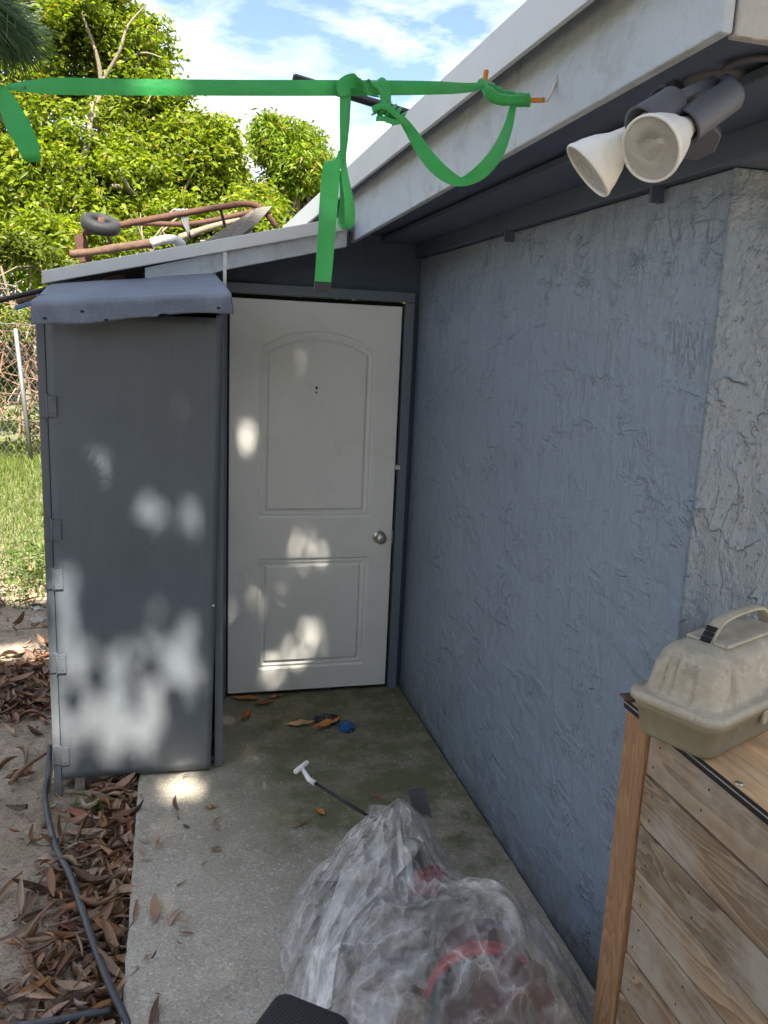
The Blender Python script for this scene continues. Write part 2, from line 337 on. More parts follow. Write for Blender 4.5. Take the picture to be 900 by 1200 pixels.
def dirt_mat():
    m, nt, b = mat('sandy_soil'); o = coord(nt); n = noise(nt, o, 2.2, 8, .65); f = noise(nt, o, 90, 6, .75)
    c = mix(nt, ramp(nt, n, [(.35, 0.), (.65, 1.)]), (.35, .275, .195), (.50, .41, .31)); c = mix(nt, ramp(nt, f, [(.38, .75), (.5, 0.)]), c, (.1, .075, .05)); c = mix(nt, ramp(nt, noise(nt, o, 24, 7, .7), [(.5, 0.), (.68, .7)]), c, (.17, .125, .09))
    z = nd(nt, 'ShaderNodeSeparateXYZ'); lk(nt, o, z.inputs[0])
    c = mix(nt, ramp(nt, math_(nt, 'ADD', math_(nt, 'MULTIPLY', z.outputs[1], .1), math_(nt, 'MULTIPLY', n, .1)), [(.66, 0.), (.72, .8)]), c, (.10, .13, .045))
    lk(nt, c, b.inputs['Base Color']); b.inputs['Roughness'].default_value = .95
    bump(nt, b, math_(nt, 'ADD', f, math_(nt, 'MULTIPLY', noise(nt, o, 14, 6), 4.)), .010); return m
M['dirt'] = dirt_mat()
def litter_mat():
    m, nt, b = mat('dry_leaves'); r = island(nt)
    c = ramp(nt, r, [(0., (.09, .05, .035)), (.18, (.2, .11, .065)), (.36, (.36, .21, .12)), (.52, (.46, .34, .23)), (.66, (.30, .16, .09)), (.80, (.50, .25, .10)), (.93, (.52, .42, .32)), (1., (.36, .09, .03))])
    c = mix(nt, math_(nt, 'MULTIPLY', noise(nt, coord(nt), 45, 5, .7), .6), c, (.09, .05, .035))
    lk(nt, c, b.inputs['Base Color']); b.inputs['Roughness'].default_value = .6; bump(nt, b, noise(nt, coord(nt), 80, 3), .002); return m
M['litter'] = litter_mat()
def tan_mat():
    m, nt, b = mat('grimy_tan_plastic'); o = coord(nt); n = noise(nt, o, 9, 8, .7)
    z = nd(nt, 'ShaderNodeNewGeometry'); zz = nd(nt, 'ShaderNodeSeparateXYZ'); lk(nt, o, zz.inputs[0])
    c = mix(nt, ramp(nt, n, [(.3, 0.), (.7, 1.)]), (.34, .295, .22), (.48, .43, .34)); c = mix(nt, ramp(nt, noise(nt, o, 22, 6, .75, .5), [(.56, 0.), (.68, .55)]), c, (.62, .57, .47))
    c = mix(nt, ramp(nt, noise(nt, o, 5, 8, .75), [(.5, 0.), (.64, .8)]), c, (.15, .12, .075)); c = mix(nt, ramp(nt, noise(nt, o, 120, 3, .6), [(.68, 0.), (.72, .8)]), c, (.1, .08, .05))
    lk(nt, c, b.inputs['Base Color']); b.inputs['Roughness'].default_value = .55; bump(nt, b, n, .0015); return m
M['tan'] = tan_mat(); M['tray'] = paint('olive_tan_tray', (.26, .225, .155), .6, .35, 9, .001, 40, (.36, .32, .24), .6)
def film_mat(name='clear_plastic_film', lo=.09, milk=.34, crease=.32, tint=(.86, .83, .80)):
    """thin crinkled film: faceted folds running from the gathered mouth, clear between milky creases that paint in white fold highlights"""
    m, nt, b = mat(name); o = coord(nt)
    se = nd(nt, 'ShaderNodeSeparateXYZ'); lk(nt, o, se.inputs[0]); ax = math_(nt, 'SUBTRACT', se.outputs[0], -.03); ay = math_(nt, 'SUBTRACT', se.outputs[1], .30)
    an = math_(nt, 'ARCTAN2', ay, ax); rd = math_(nt, 'SQRT', math_(nt, 'ADD', math_(nt, 'MULTIPLY', ax, ax), math_(nt, 'MULTIPLY', ay, ay)))
    cv_ = nd(nt, 'ShaderNodeCombineXYZ'); lk(nt, math_(nt, 'MULTIPLY', an, 1.), cv_.inputs[0]); lk(nt, math_(nt, 'MULTIPLY', rd, 1.5), cv_.inputs[1]); lk(nt, math_(nt, 'MULTIPLY', se.outputs[2], 1.5), cv_.inputs[2])
    def warp(vec, sc, amt):
        wn = nd(nt, 'ShaderNodeTexNoise'); wn.inputs['Scale'].default_value = sc; wn.inputs['Detail'].default_value = 2; lk(nt, vec, wn.inputs['Vector'])
        s_ = nd(nt, 'ShaderNodeVectorMath', operation='SCALE'); s_.inputs['Scale'].default_value = amt; lk(nt, wn.outputs['Color'], s_.inputs[0])
        ad = nd(nt, 'ShaderNodeVectorMath', operation='ADD'); lk(nt, vec, ad.inputs[0]); lk(nt, s_.outputs[0], ad.inputs[1]); return ad.outputs[0]
    def vor(vec, sc, feat='F1'):
        t = nd(nt, 'ShaderNodeTexVoronoi', feature=feat); t.inputs['Scale'].default_value = sc; lk(nt, vec, t.inputs['Vector']); return t.outputs['Distance']
    w1 = warp(cv_.outputs[0], 3, .35); w2 = warp(o, 6, .10)
    f1 = vor(w1, 5.); e1 = vor(w1, 5., 'DISTANCE_TO_EDGE'); f2 = vor(w2, 17.); e2 = vor(w2, 17., 'DISTANCE_TO_EDGE'); f3 = vor(w2, 46.)
    h = math_(nt, 'ADD', f1, math_(nt, 'ADD', math_(nt, 'MULTIPLY', f2, .36), math_(nt, 'MULTIPLY', f3, .11)))
    b.inputs['Base Color'].default_value = (*tint, 1); b.inputs['Roughness'].default_value = .09; b.inputs['Specular IOR Level'].default_value = 1.
    b.inputs['Coat Weight'].default_value = 1.; b.inputs['Coat Roughness'].default_value = .03
    bump(nt, b, h, .042)
    tp = nd(nt, 'ShaderNodeBsdfTransparent'); tp.inputs['Color'].default_value = (.97, .965, .955, 1)
    lw = nd(nt, 'ShaderNodeLayerWeight'); lw.inputs['Blend'].default_value = .3; bn = b.inputs['Normal'].links[0].from_socket; lk(nt, bn, lw.inputs['Normal'])
    m1 = ramp(nt, noise(nt, o, 4, 4, .6), [(.42, .15), (.62, 1.)])
    c1_ = math_(nt, 'MULTIPLY', ramp(nt, e1, [(0., 1.), (.05, .35), (.18, 0.)]), crease); c2_ = math_(nt, 'MULTIPLY', ramp(nt, e2, [(0., .8), (.04, .25), (.14, 0.)]), crease * .6)  # more opaque along creases, painting in the white glints of folds
    op = math_(nt, 'MULTIPLY', math_(nt, 'ADD', c1_, c2_), m1)
    pm = math_(nt, 'MULTIPLY', ramp(nt, noise(nt, w1, 4, 4, .6, .5), [(.45, 0.), (.68, 1.)]), milk)
    op = math_(nt, 'ADD', math_(nt, 'ADD', op, pm), math_(nt, 'ADD', math_(nt, 'MULTIPLY', lw.outputs['Facing'], .38), lo))
    op = math_(nt, 'MINIMUM', op, .92)
    ms = nd(nt, 'ShaderNodeMixShader'); lk(nt, op, ms.inputs[0]); lk(nt, tp.outputs[0], ms.inputs[1]); lk(nt, b.outputs[0], ms.inputs[2])
    lk(nt, ms.outputs[0], nt.nodes['Material Output'].inputs['Surface']); return m
M['film'] = film_mat(); M['film2'] = film_mat('milky_plastic_film', .34, .4, .4)
def perf_mat():
    m, nt, b = mat('perforated_black_plastic'); o = coord(nt, (1, 1, 0), (0, 0, R(45)))
    vo = nd(nt, 'ShaderNodeTexVoronoi'); vo.inputs['Scale'].default_value = 110; vo.inputs['Randomness'].default_value = 0.; lk(nt, o, vo.inputs['Vector'])
    h = ramp(nt, vo.outputs['Distance'], [(.28, 0.), (.36, 1.)]); lk(nt, mix(nt, h, (.001, .001, .001), (.028, .028, .03)), b.inputs['Base Color'])
    b.inputs['Roughness'].default_value = .5; bump(nt, b, h, .002); return m
M['perf'] = perf_mat()
def glass_mat():
    m, nt, b = mat('patterned_lens_glass'); o = coord(nt)
    lk(nt, mix(nt, noise(nt, o, 30, 5), (.42, .41, .38), (.60, .59, .55)), b.inputs['Base Color']); b.inputs['Roughness'].default_value = .12; b.inputs['Coat Weight'].default_value = .8
    bump(nt, b, noise(nt, o, 120, 2), .002)
    tp = nd(nt, 'ShaderNodeBsdfTransparent'); ms = nd(nt, 'ShaderNodeMixShader'); ms.inputs[0].default_value = .5
    lk(nt, tp.outputs[0], ms.inputs[1]); lk(nt, b.outputs[0], ms.inputs[2]); lk(nt, ms.outputs[0], nt.nodes['Material Output'].inputs['Surface']); return m
M['lens'] = glass_mat()
M['leafY'] = foliage('yellow_green_leaves', (.075, .115, .010), (.26, .32, .022), .45, hue=(.25, .2, .03))
M['leafG'] = foliage('mid_green_leaves', (.065, .11, .01), (.24, .33, .02), .42, hue=(.30, .2, .05))
M['leafH'] = foliage('hedge_leaves', (.05, .08, .012), (.19, .22, .03), .4)
M['leafP'] = foliage('pine_needles', (.02, .05, .015), (.06, .12, .03), .1)
M['leafS'] = foliage('shade_tree_leaves', (.03, .06, .012), (.08, .13, .02), .2)
M['grass'] = foliage('grass_blades', (.06, .10, .015), (.19, .25, .05), .35, hue=(.32, .27, .13))
M['weed'] = foliage('weed_leaves', (.04, .09, .015), (.12, .2, .04), .3)

# ------------------------------------------------------------------ ground
def gz(x, y):
    t = min(1, max(0, (y - 5.2) / 3.8)); t = t * t * (3 - 2 * t)
    e = .012 * mn.noise(Vector((x * 2.3, y * 2.3, 0))) + .02 * mn.noise(Vector((x * .7, y * .7, 5)))
    return -.075 + .55 * t + e
g = MB(); xs = np.concatenate([np.linspace(-120, -8, 12), np.linspace(-7, -3, 12), np.arange(-2.9, -.0, .045), np.linspace(.1, 8, 10), np.linspace(15, 120, 8)])
ys = np.concatenate([np.linspace(-60, -4, 8), np.linspace(-3, 1, 8), np.arange(1.2, 9.6, .045), np.linspace(10, 30, 12), np.linspace(45, 260, 8)])
nu = len(xs); V = np.array([(x, y, gz(x, y) if abs(x) < 9 and -4 < y < 31 else (.475 if y > 9 else -.075)) for y in ys for x in xs])
ii = np.arange(nu - 1)[None, :] + nu * np.arange(len(ys) - 1)[:, None]; ii = ii.ravel()
go = rawmesh('ground', V, np.stack([ii, ii + 1, ii + 1 + nu, ii + nu], 1), M['dirt'], smooth=True); struct(go)

# slab: slightly irregular left edge and a seam along the wall
s = MB()
ysl = np.arange(-2, 4.07, .03)
def slabx(y): return -.14 + .006 * mn.noise(Vector((0, y * 9, 0))) + .004 * mn.noise(Vector((3, y * 40, 0)))
prof = []
rows = []
for y in ysl:
    xl = slabx(y); xr = 1.188 + .004 * mn.noise(Vector((7, y * 12, 0)))
    rows.append([(xl, y, -.2), (xl - .002, y, -.012), (xl + .01, y, 0)] + [(xl + .01 + (xr - .01 - xl) * k / 12, y, .0015 * mn.noise(Vector((k, y * 3, 1)))) for k in range(1, 13)] + [(xr, y, -.05)])
n = len(rows[0])
s.add([p for r in rows for p in r], [(j * n + i, j * n + i + 1, (j + 1) * n + i + 1, (j + 1) * n + i) for j in range(len(rows) - 1) for i in range(n - 1)])
so = s.build('patio_slab', M['concrete'], recalc=False); struct(so)

# ------------------------------------------------------------------ house
house = thing('house', 'blue gray stucco house with pale fascia, deep eave and low lean-to wing around the door', 'house', (1.2, 4.07, 0))
# side wall
MB().box((1.2, 1.68, -.1), (1.35, 4.07, 2.236)).build('side_wall', M['blue'], house, bevel=.006)['label'] = 'slate blue rough stucco wall'
MB().box((1.352, 1.683, -.1), (6, 1.83, 2.236)).build('front_wall', M['gray'], house)['label'] = 'gray heavily troweled stucco wall'
MB().box((1.195, 1.672, -.1), (1.351, 1.682, 2.236)).build('corner_return', M['gray'], house, bevel=.004)
def lz(x): return 2.05 + .2445 * (x + .5)
w = MB()   # back wall with door opening x .262..1.128 z..2.025
w.prism([(-.45, 4.072, -.1), (.225, 4.072, -.1), (.225, 4.072, lz(.225) - .06), (-.45, 4.072, lz(-.45) - .06)], (0, .13, 0)); w.box((1.168, 4.072, -.1), (1.35, 4.2, 2.3)); w.prism([(.2255, 4.072, 2.06), (1.1675, 4.072, 2.06), (1.1675, 4.072, 2.3), (.8, 4.072, 2.3), (.2255, 4.072, lz(.225) - .06)], (0, .13, 0)); w.box((.8, 4.0725, 2.301), (1.35, 4.2, 2.5))
w.build('door_wall', M['shadeblue'], house)
MB().box((-.45, 4.21, -.1), (-.32, 6.6, 1.98)).build('wing_wall', M['blue'], house)
MB().box((-.3, 4.3, -.1), (6, 9.0, 1.9)).build('inner_walls', M['dark'], house)
MB().box((1.36, 1.84, -.1), (6, 4.28, 2.2)).build('inner_mass', M['dark'], house)
# frieze trim at top of the wall, ledger and soffit boards
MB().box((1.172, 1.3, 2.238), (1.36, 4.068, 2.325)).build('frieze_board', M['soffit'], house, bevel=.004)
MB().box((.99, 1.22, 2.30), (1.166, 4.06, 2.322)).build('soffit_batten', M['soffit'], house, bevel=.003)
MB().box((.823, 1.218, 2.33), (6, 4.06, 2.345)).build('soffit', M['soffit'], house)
for i, y in enumerate((1.95, 2.9)): MB().box((1.165, y, 2.20), (1.2, y + .012, 2.24)).build('trim_clip', M['soffit'], house)
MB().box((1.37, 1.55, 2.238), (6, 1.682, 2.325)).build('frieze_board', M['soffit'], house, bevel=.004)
# fascia, with a bevelled butt at the corner
MB().prism([(.8, 1.195, 2.305), (.8, 3.87, 2.264), (.8, 3.87, 2.56), (.8, 1.195, 2.56)], (.022, 0, 0)).build('side_fascia', M['fascia'], house, bevel=.004)
MB().box((.826, 1.192, 2.302), (6, 1.215, 2.56)).build('front_fascia', M['creamfascia'], house, bevel=.004)
MB().prism([(.735, 1.06, 2.448), (.748, 1.06, 2.448), (.765, 1.06, 2.565), (.760, 1.06, 2.572), (.752, 1.06, 2.563)], (0, 5.4, 0)).build('drip_trim', M['drip'], house, bevel=.002)
MB().box((.762, 1.09, 2.54), (.80, 6.4, 2.558)).build('drip_shade_return', M['dark'], house)  # return strip coloured near-black as the shadow gap under the trim
MB().box((.77, 1.055, 2.45), (6, 1.075, 2.57)).build('front_drip_trim', M['drip'], house, bevel=.002)
MB().prism([(.79, 1.08, 2.51), (6, 1.08, 3.5), (6, 1.08, 3.56), (.77, 1.08, 2.558)], (0, 7.9, 0)).build('main_roof', M['roof'], house)
# lean-to roof, its fascia and lower board
MB().prism([(-.505, 3.738, 2.0), (-.505, 3.738, 2.051), (.752, 3.738, lz(.752) + .003), (.752, 3.738, 2.302)], (0, .022, 0)).build('lean_to_fascia', M['drip'], house, bevel=.003)
MB().prism([(-.10, 3.765, 1.985), (-.10, 3.765, 2.09), (.765, 3.765, 2.33), (.765, 3.765, 2.235), (.23, 3.765, 2.102), (.06, 3.765, 2.04)], (0, .03, 0)).build('lean_to_board', M['fascia'], house, bevel=.003)
MB().prism([(-.50, 3.77, lz(-.5) - .05), (-.50, 3.77, lz(-.5) - .015), (.78, 3.77, lz(.78) - .015), (.78, 3.77, lz(.78) - .05)], (0, 2.9, 0)).build('lean_to_roof', M['roof'], house)
MB().box((.222, 3.712, 1.985), (.236, 3.724, 2.17)).build('trim_strip', M['whitemetal'], house)
# door casing
c = MB(); c.box((.222, 4.02, 0), (.262, 4.085, 2.02)); c.box((1.122, 4.02, 0), (1.168, 4.085, 2.02)); c.box((.222, 4.018, 2.0225), (1.168, 4.085, 2.07))
c.build('door_casing', M['casing'], house, bevel=.003)
MB().box((.262, 4.078, 0), (1.122, 4.09, 2.022)).build('door_gap_shade', M['dark'], house)  # black backing sheet stands in for shade in the gap round the door
# the door: one relief-moulded skin
DX0, DX1, DZ0, DZ1 = .272, 1.108, .022, 2.000
def sd_box(x, z, x0, x1, z0, z1): return max(x0 - x, x - x1, z0 - z, z - z1)
def arch(x, z, x0, x1, z0, zs, rise):
    cx = (x0 + x1) / 2; hw = (x1 - x0) / 2; rad = (hw * hw + rise * rise) / (2 * rise); cz = zs + rise - rad
    return max(x0 - x, x - x1, z0 - z, math.hypot(x - cx, z - cz) - rad if z > zs - .1 else -1)
A0 = at(305, 607, Y=4.03); A1 = at(430, 607, Y=4.03); AT = at(305, 407, Y=4.03); AP = at(371, 388, Y=4.03)
L0 = at(303, 785, Y=4.03); L1 = at(427, 653, Y=4.03)
def relief(d):   # d<0 inside the panel edge
    t = -d
    if t < 0: return 0.
    if t < .005: return -.014 * t / .005
    if t < .011: return -.014
    if t < .016: return -.014 + .008 * (t - .011) / .005
    if t < .032: return -.006 - .011 * (t - .016) / .016
    if t < .036: return -.017
    if t < .044: return -.017 + .015 * (t - .036) / .008
    return -.002
def doorpt(u, v):
    x = DX0 + (DX1 - DX0) * u; z = DZ0 + (DZ1 - DZ0) * v
    d = min(arch(x, z, .418, .985, A0.z, AT.z, AP.z - AT.z), sd_box(x, z, .418, .985, L0.z, L1.z))
    return Vector((x, 4.035 - relief(d), z))
db = MB(); db.grid(doorpt, 190, 440); db.box((DX0, 4.055, DZ0), (DX1, 4.076, DZ1))
e = .0005; db.box((DX0 - e, 4.035, DZ0 - e), (DX0 + .0015, 4.056, DZ1)); db.box((DX1 - .0015, 4.035, DZ0 - e), (DX1 + e, 4.056, DZ1))
door = db.build('door', M['door'], house, recalc=False); door['label'] = 'pale gray two-panel door with arched top panel'
kp = at(446, 631, Y=4.0); kx, kz = kp.x, kp.z
MB().lathe((kx, 4.036, kz), (kx, 3.9, kz), [(0, .001), (0, .034), (.004, .034), (.007, .03), (.009, .014), (.026, .012), (.03, .02), (.038, .0275), (.05, .0285), (.058, .024), (.061, .014), (.062, .0)]).build('door_knob', M['chrome'], door)
ph = at(371, 456, Y=4.03)
MB().lathe((ph.x, 4.037, ph.z + .006), (ph.x, 3.9, ph.z + .006), [(0, .009), (.006, .009), (.007, .005), (.003, .003), (.003, 0)], 20).box((ph.x - .0075, 4.032, ph.z - .026), (ph.x + .0075, 4.0375, ph.z + .002)).build('peephole', M['white'], door, bevel=.001)
MB().lathe((ph.x, 4.031, ph.z + .006), (ph.x, 3.9, ph.z + .006), [(0, .0062), (.002, .0055), (.002, 0)], 16).build('peephole_lens', M['blackplastic'], door)
MB().box((ph.x - .004, 4.0305, ph.z - .02), (ph.x + .004, 4.0325, ph.z - .014)).build('peephole_slot', M['blackplastic'], door)
lp = at(463, 548, Y=4.02)
MB().box((1.1, 4.006, lp.z - .008), (1.128, 4.018, lp.z + .008)).box((1.104, 4.0, lp.z + .01), (1.122, 4.017, lp.z + .014)).build('latch_hook', M['white'], door, bevel=.001)
MB().box((1.109, 4.03, kz - .035), (1.114, 4.05, kz + .035)).build('strike_plate', M['chrome'], door)

# hook on the fascia
h0 = at(653, 90, X=.80); h1 = at(652, 108, X=.785); h2 = at(640, 113, X=.765); h3 = at(575, 117, X=.66); h4 = at(563, 104, X=.64); h5 = at(563, 88, X=.64)
for p in (h1, h2, h3, h4, h5): p.y = h0.y
hp = catmull([h0, h1, h2, h3, h4, h5], 6); nn = len(hp)
hook = MB().tube([h0 + Vector((.01, 0, .0))] + hp[:12], .0042, 10).build('wall_hook', M['whitemetal'], house); hook['label'] = 'bent steel hook with worn orange coating'
MB().tube(hp[11:], .0052, 10).build('hook_sleeve', M['orange'], hook)

# ------------------------------------------------------------------ storage cabinet
cab = thing('storage_cabinet', 'tall narrow gray plywood storage locker with hinged door beside the house door', 'cabinet', (-.13, 3.7, 0))
b = MB(); b.box((-.475, 3.353, .008), (-.455, 4.02, 1.93)); b.box((.186, 3.353, .008), (.205, 4.02, 1.93)); b.box((-.454, 3.99, .008), (.185, 4.01, 1.93)); b.box((-.454, 3.37, .01), (.185, 3.989, .03)); b.box((-.475, 3.354, 1.931), (.205, 4.02, 1.945))
b.build('carcass', M['cab'], cab, bevel=.002)
MB().box((-.477, 3.33, -.07), (-.447, 3.351, 1.90)).build('side_stile', M['cab'], cab, bevel=.002)
MB().box((.172, 3.334, .006), (.206, 3.3515, 1.90)).build('side_stile', M['cab'], cab, bevel=.002)
def cabdoor(u, v):
    z = .012 + 1.878 * v; xr = .196 - .0 * v
    bow = .014 * max(0, 1 - v * 1.9) ** 1; xr = .198 - .045 * (1 - v) ** 1.3
    x = -.443 + (xr + .443) * u
    return Vector((x, 3.322 - bow * u ** 2 + .0015 * math.sin(u * 5 + v * 7), z))
cd = MB().grid(cabdoor, 24, 60).build('cabinet_door', M['cab'], cab, recalc=False, solid=.013)
for py in (476, 621, 679, 778, 887):
    p = at(60, py, Y=3.315); hm = MB(); z0 = p.z - .042; z1 = p.z + .042
    hm.box((-.476, 3.322, z0), (-.449, 3.3295, z1)); hm.box((-.441, 3.306, z0 + .003), (-.412, 3.314, z1 - .003)); hm.tube([(-.445, 3.314, z0 - .002), (-.445, 3.314, z1 + .002)], .0055, 10)
    for zz in (z0 + .018, z1 - .018):
        hm.lathe((-.426, 3.307, zz), (-.426, 3.2, zz), [(0, .005), (.002, .0045), (.0025, 0)], 8)
    hm.build('hinge', M['cab'], cd, bevel=.001)
for px, py in ((254, 467), (178, 641), (250, 710)):
    p = at(px, py, Y=3.31); MB().lathe((p.x, 3.318, p.z), (p.x, 3.2, p.z), [(0, .005), (.005, .005), (.006, 0)], 10).build('screw', M['white'] if py == 710 else M['cab'], cd)
def canopy(u, v):     # v 0 back .. 1 front lip
    xb = -.47 + .66 * u; xf = -.463 + .689 * u; x = xb + (xf - xb) * v
    zb = 1.999 + .083 * u; zf = 1.914 + .067 * u
    if v < .72:
        t = v / .72; y = 3.735 - .555 * t; z = zb + (zf - zb) * t + .002 * math.sin(u * 9) + .002 * math.sin(t * 7 + u * 3)
    else:
        t = (v - .72) / .28; a = min(1, t / .45) * 1.35; rr = .034; dn = max(0, t - .45) / .55; y = 3.175 - rr * math.sin(a) - dn * .014; z = zf - rr * (1 - math.cos(a)) - dn * .052
        z += -.006 * t * math.sin(u * 6.5 + .3) * t + .002 * t * math.sin(u * 17)
        if .62 < u < .66: z += .010 * t
        if u >= .66: z += .006 * t
    z += .001 * mn.noise(Vector((u * 8, v * 8, 0)))
    return Vector((x, y, z))
can = MB().grid(canopy, 70, 50).build('canopy_sheet', M['sheet'], cab, recalc=False, solid=.0025)
can['label'] = 'slate blue roll roofing sheet curled over the front'
for px, py in ((52, 373), (124, 375), (194, 372), (256, 361), (96, 365)):
    p = at(px, py, Y=3.1); MB().box((p.x - .005, 3.098, p.z - .004), (p.x + .006, 3.112, p.z + .004)).build('nail_slot', M['dark'], can)
MB().box((-.40, 3.36, -.08), (-.36, 3.40, .007)).build('foot_block', M['grayplank'], cab)

stn = MB().grid(lambda u, v: Vector((-.22 + .13 * math.cos(u * 6.283) * math.sin(v * 3.14159) ** .6 * (1 + .1 * math.sin(u * 20)), 3.48 + .1 * math.sin(u * 6.283) * math.sin(v * 3.14159) ** .6, -.035 - .045 * math.cos(v * 3.1416) ** 1)), 24, 10)
tag(stn.build('stone', M['stone'], loc=(-.22, 3.48, -.08), recalc=False), 'sandy yellow stone wedged under the bottom of the gray cabinet', 'stone')

# ------------------------------------------------------------------ poles beside the cabinet
def stick(name, label, cat, pts, r, m, loc=None, seg=10, n=6, group=None):
    p = catmull(pts, n) if len(pts) > 2 else pts
    return tag(MB().tube(p, r, seg).build(name, m, loc=loc or pts[0]), label, cat, group)
P1 = at(50, 340, Y=3.78); P0 = at(0, 352, Y=3.78); d_ = P0 - P1
stick('pole', 'black metal pole, uppermost of the poles left of the lean-to roof', 'pole', [P1 + d_ * 2.2, P1 - d_ * 1.2], .011, M['blackplastic'])
P1 = at(52, 346, Y=3.82); P0 = at(20, 354, Y=3.82); d_ = P0 - P1
stick('pole', 'brown pipe stub just beneath the black pole by the cabinet roof', 'pole', [P0, P1 - d_ * 3], .013, M['driftwood'])
P1 = at(45, 353, Y=3.80); P0 = at(18, 361, Y=3.80); d_ = P0 - P1
stick('pipe', 'pale blue pipe end, lowest beside the cabinet roof edge', 'pipe', [P0, P1 - d_ * 3], .010, M['bluepvc'])

# ------------------------------------------------------------------ things on the lean-to roof
Yc = 4.5
cart = thing('hand_cart', 'rusty tubular metal cart frame with small black wheel on the lean-to roof', 'cart', (0, Yc, 2.15))
def q(px, py, Y=Yc): return at(px, py, Y=Y)
fr = MB()
fr.tube(catmull([q(97, 273), q(150, 262), q(215, 250), q(262, 242), q(285, 239), (q(300, 241)), q(312, 250), q(324, 266)], 6), .0165, 10)
fr.tube(catmull([q(97, 273, 4.95), q(150, 262, 4.95), q(225, 262, 4.95), q(300, 247, 4.95)], 5), .014, 8)
fr.build('frame', M['rust'], cart)
for a, c2 in (((122, 267), (133, 292)), ((258, 243), (266, 262)), ((212, 252), (224, 274))): MB().tube([q(*a), q(*c2) + Vector((0, .12, -.01))], .008, 8).build('cross_rod', M['rust'], cart)
MB().prism([q(86, 277), q(99, 272), q(108, 306), q(93, 308)], (0, .03, 0)).build('end_plate', M['rust'], cart, bevel=.004)
wc = q(118, 263, 4.42); wn = Vector((.18, -.45, 1)).normalized()
tyre = MB().lathe(wc - wn * .03, wc + wn, [(0, .05), (0, .075), (.006, .088), (.02, .093), (.04, .093), (.054, .088), (.06, .075), (.06, .05), (.04, .045), (.02, .045), (0, .05)], 36).build('wheel', M['rubber'], cart)
MB().lathe(wc - wn * .03, wc + wn, [(.012, .046), (.012, .016), (.062, .015), (.062, .007), (.02, .006)], 24).build('hub', M['rust'], tyre)
bc = MB()
for k in range(4): bc.tube(catmull([q(198 + k * 5, 256), q(203 + k * 5, 246), q(212 + k * 3, 249), q(214 + k * 2, 260), q(222, 276 - k)], 5), .0055, 6)
bc.build('bungee_cord', M['galv'], cart)['label'] = 'gray cord wrapped round the frame'
lg = MB().tube(catmull([q(82, 298, 4.35), q(110, 295, 4.35), q(140, 290, 4.35), q(176, 285, 4.35)], 5), [.02, .018, .021, .02, .022], 10)
tag(lg.build('wooden_stick', M['driftwood'], loc=q(82, 298, 4.35)), 'rough brown wooden stick lying along the lean-to roof edge', 'stick')
tag(MB().tube(catmull([q(177, 285, 4.35), q(192, 281, 4.35), q(205, 281, 4.37), q(214, 287, 4.4)], 5), .022, 12).build('pipe_elbow', M['whitemetal'], loc=q(177, 285, 4.35)), 'whitish pipe elbow pushed onto the wooden handle end', 'pipe')
stick('branch', 'thin gray dead branch behind the cart frame on the roof', 'branch', [q(210, 279, 4.7), q(235, 270, 4.7), q(262, 262, 4.7), q(282, 258, 4.7)], [.02, .012], M['bark'])
pk = MB().prism([q(235, 285), q(300, 244), q(320, 241), q(300, 262), q(290, 280)], (0, .03, .0)).prism([q(300, 244, 4.47), q(320, 241, 4.47), q(302, 262, 4.47), q(282, 276, 4.47), q(270, 278, 4.47)], (0, .025, .0))
tag(pk.build('board', M['grayplank'], loc=q(260, 280), bevel=.003), 'pointed weathered gray board leaning on the rusty cart frame', 'board')
b0 = at(343, 91, Y=3.4); b1 = at(478, 133, Y=3.4); dd = b1 - b0
MBp = MB().tube([b0, b0 + dd * .02, b1 + dd * .25], [.012, .017, .017], 10)
tag(MBp.build('roof_rod', M['blackplastic'], loc=b0), 'black rod jutting out over the main roof edge behind the green strap', 'rod')

# ------------------------------------------------------------------ green strap
strap = thing('webbing_strap', 'bright green webbing strap tied to the fascia hook with dangling loose end', 'strap', tuple(at(405, 100, Y=1.6)))
def S(px, py, y=1.62): return at(px, py, Y=y)
UP = (0, 0, 1); RT = (1, 0, 0)
wS = .0265
r = MB()
r.ribbon([(at(-700, 103, Y=1.65), UP, .026), (at(-20, 103, Y=1.62), UP, .006), (S(8, 102), (0, .3, 1), .010), (S(60, 101), UP, .026), (S(140, 102), UP, wS), (S(300, 103), UP, wS), (S(410, 103), UP, wS), (S(500, 103), UP, .024), (S(545, 103, 1.66), UP, .018), (S(566, 100, 1.69), (0, .5, 1), .013)], wS)
r.build('taut_run', M['strap'], strap, recalc=False)
r = MB()   # wraps round the hook
hy = h0.y
for k in range(6):
    x0 = 568 + k * 8; pts = []
    for a in range(0, 9):
        an = a / 8 * 6.28; c0 = at(x0 + a * 1.3, 104 + min(k, 2) * 5 + (3 if k > 3 else 0), Y=hy); pts.append((c0 + Vector((0, math.cos(an) * .0125, math.sin(an) * .0125)), RT, .021))
    r.ribbon(pts, .02)
r.tube(catmull([S(563, 95, 1.7), S(572, 108, 1.685), S(584, 116, 1.68), S(605, 117, 1.68), S(620, 112, 1.68)], 5), [.008, .012, .011, .010, .006], 9)
r.build('hook_wrap', M['strap'], strap, recalc=False)
r = MB()   # swag from the knot up to the hook
r.ribbon([(S(470, 138, 1.58), (1, 0, .5), .012), (S(480, 152, 1.58), (1, 0, .6), .020), (S(498, 180, 1.57), (.8, 0, .7), .027), (S(516, 200, 1.562), (.6, .1, .9), .028), (S(533, 211, 1.56), (.25, .2, 1), .022), (S(546, 214, 1.565), (0, .4, 1), .013)], wS)
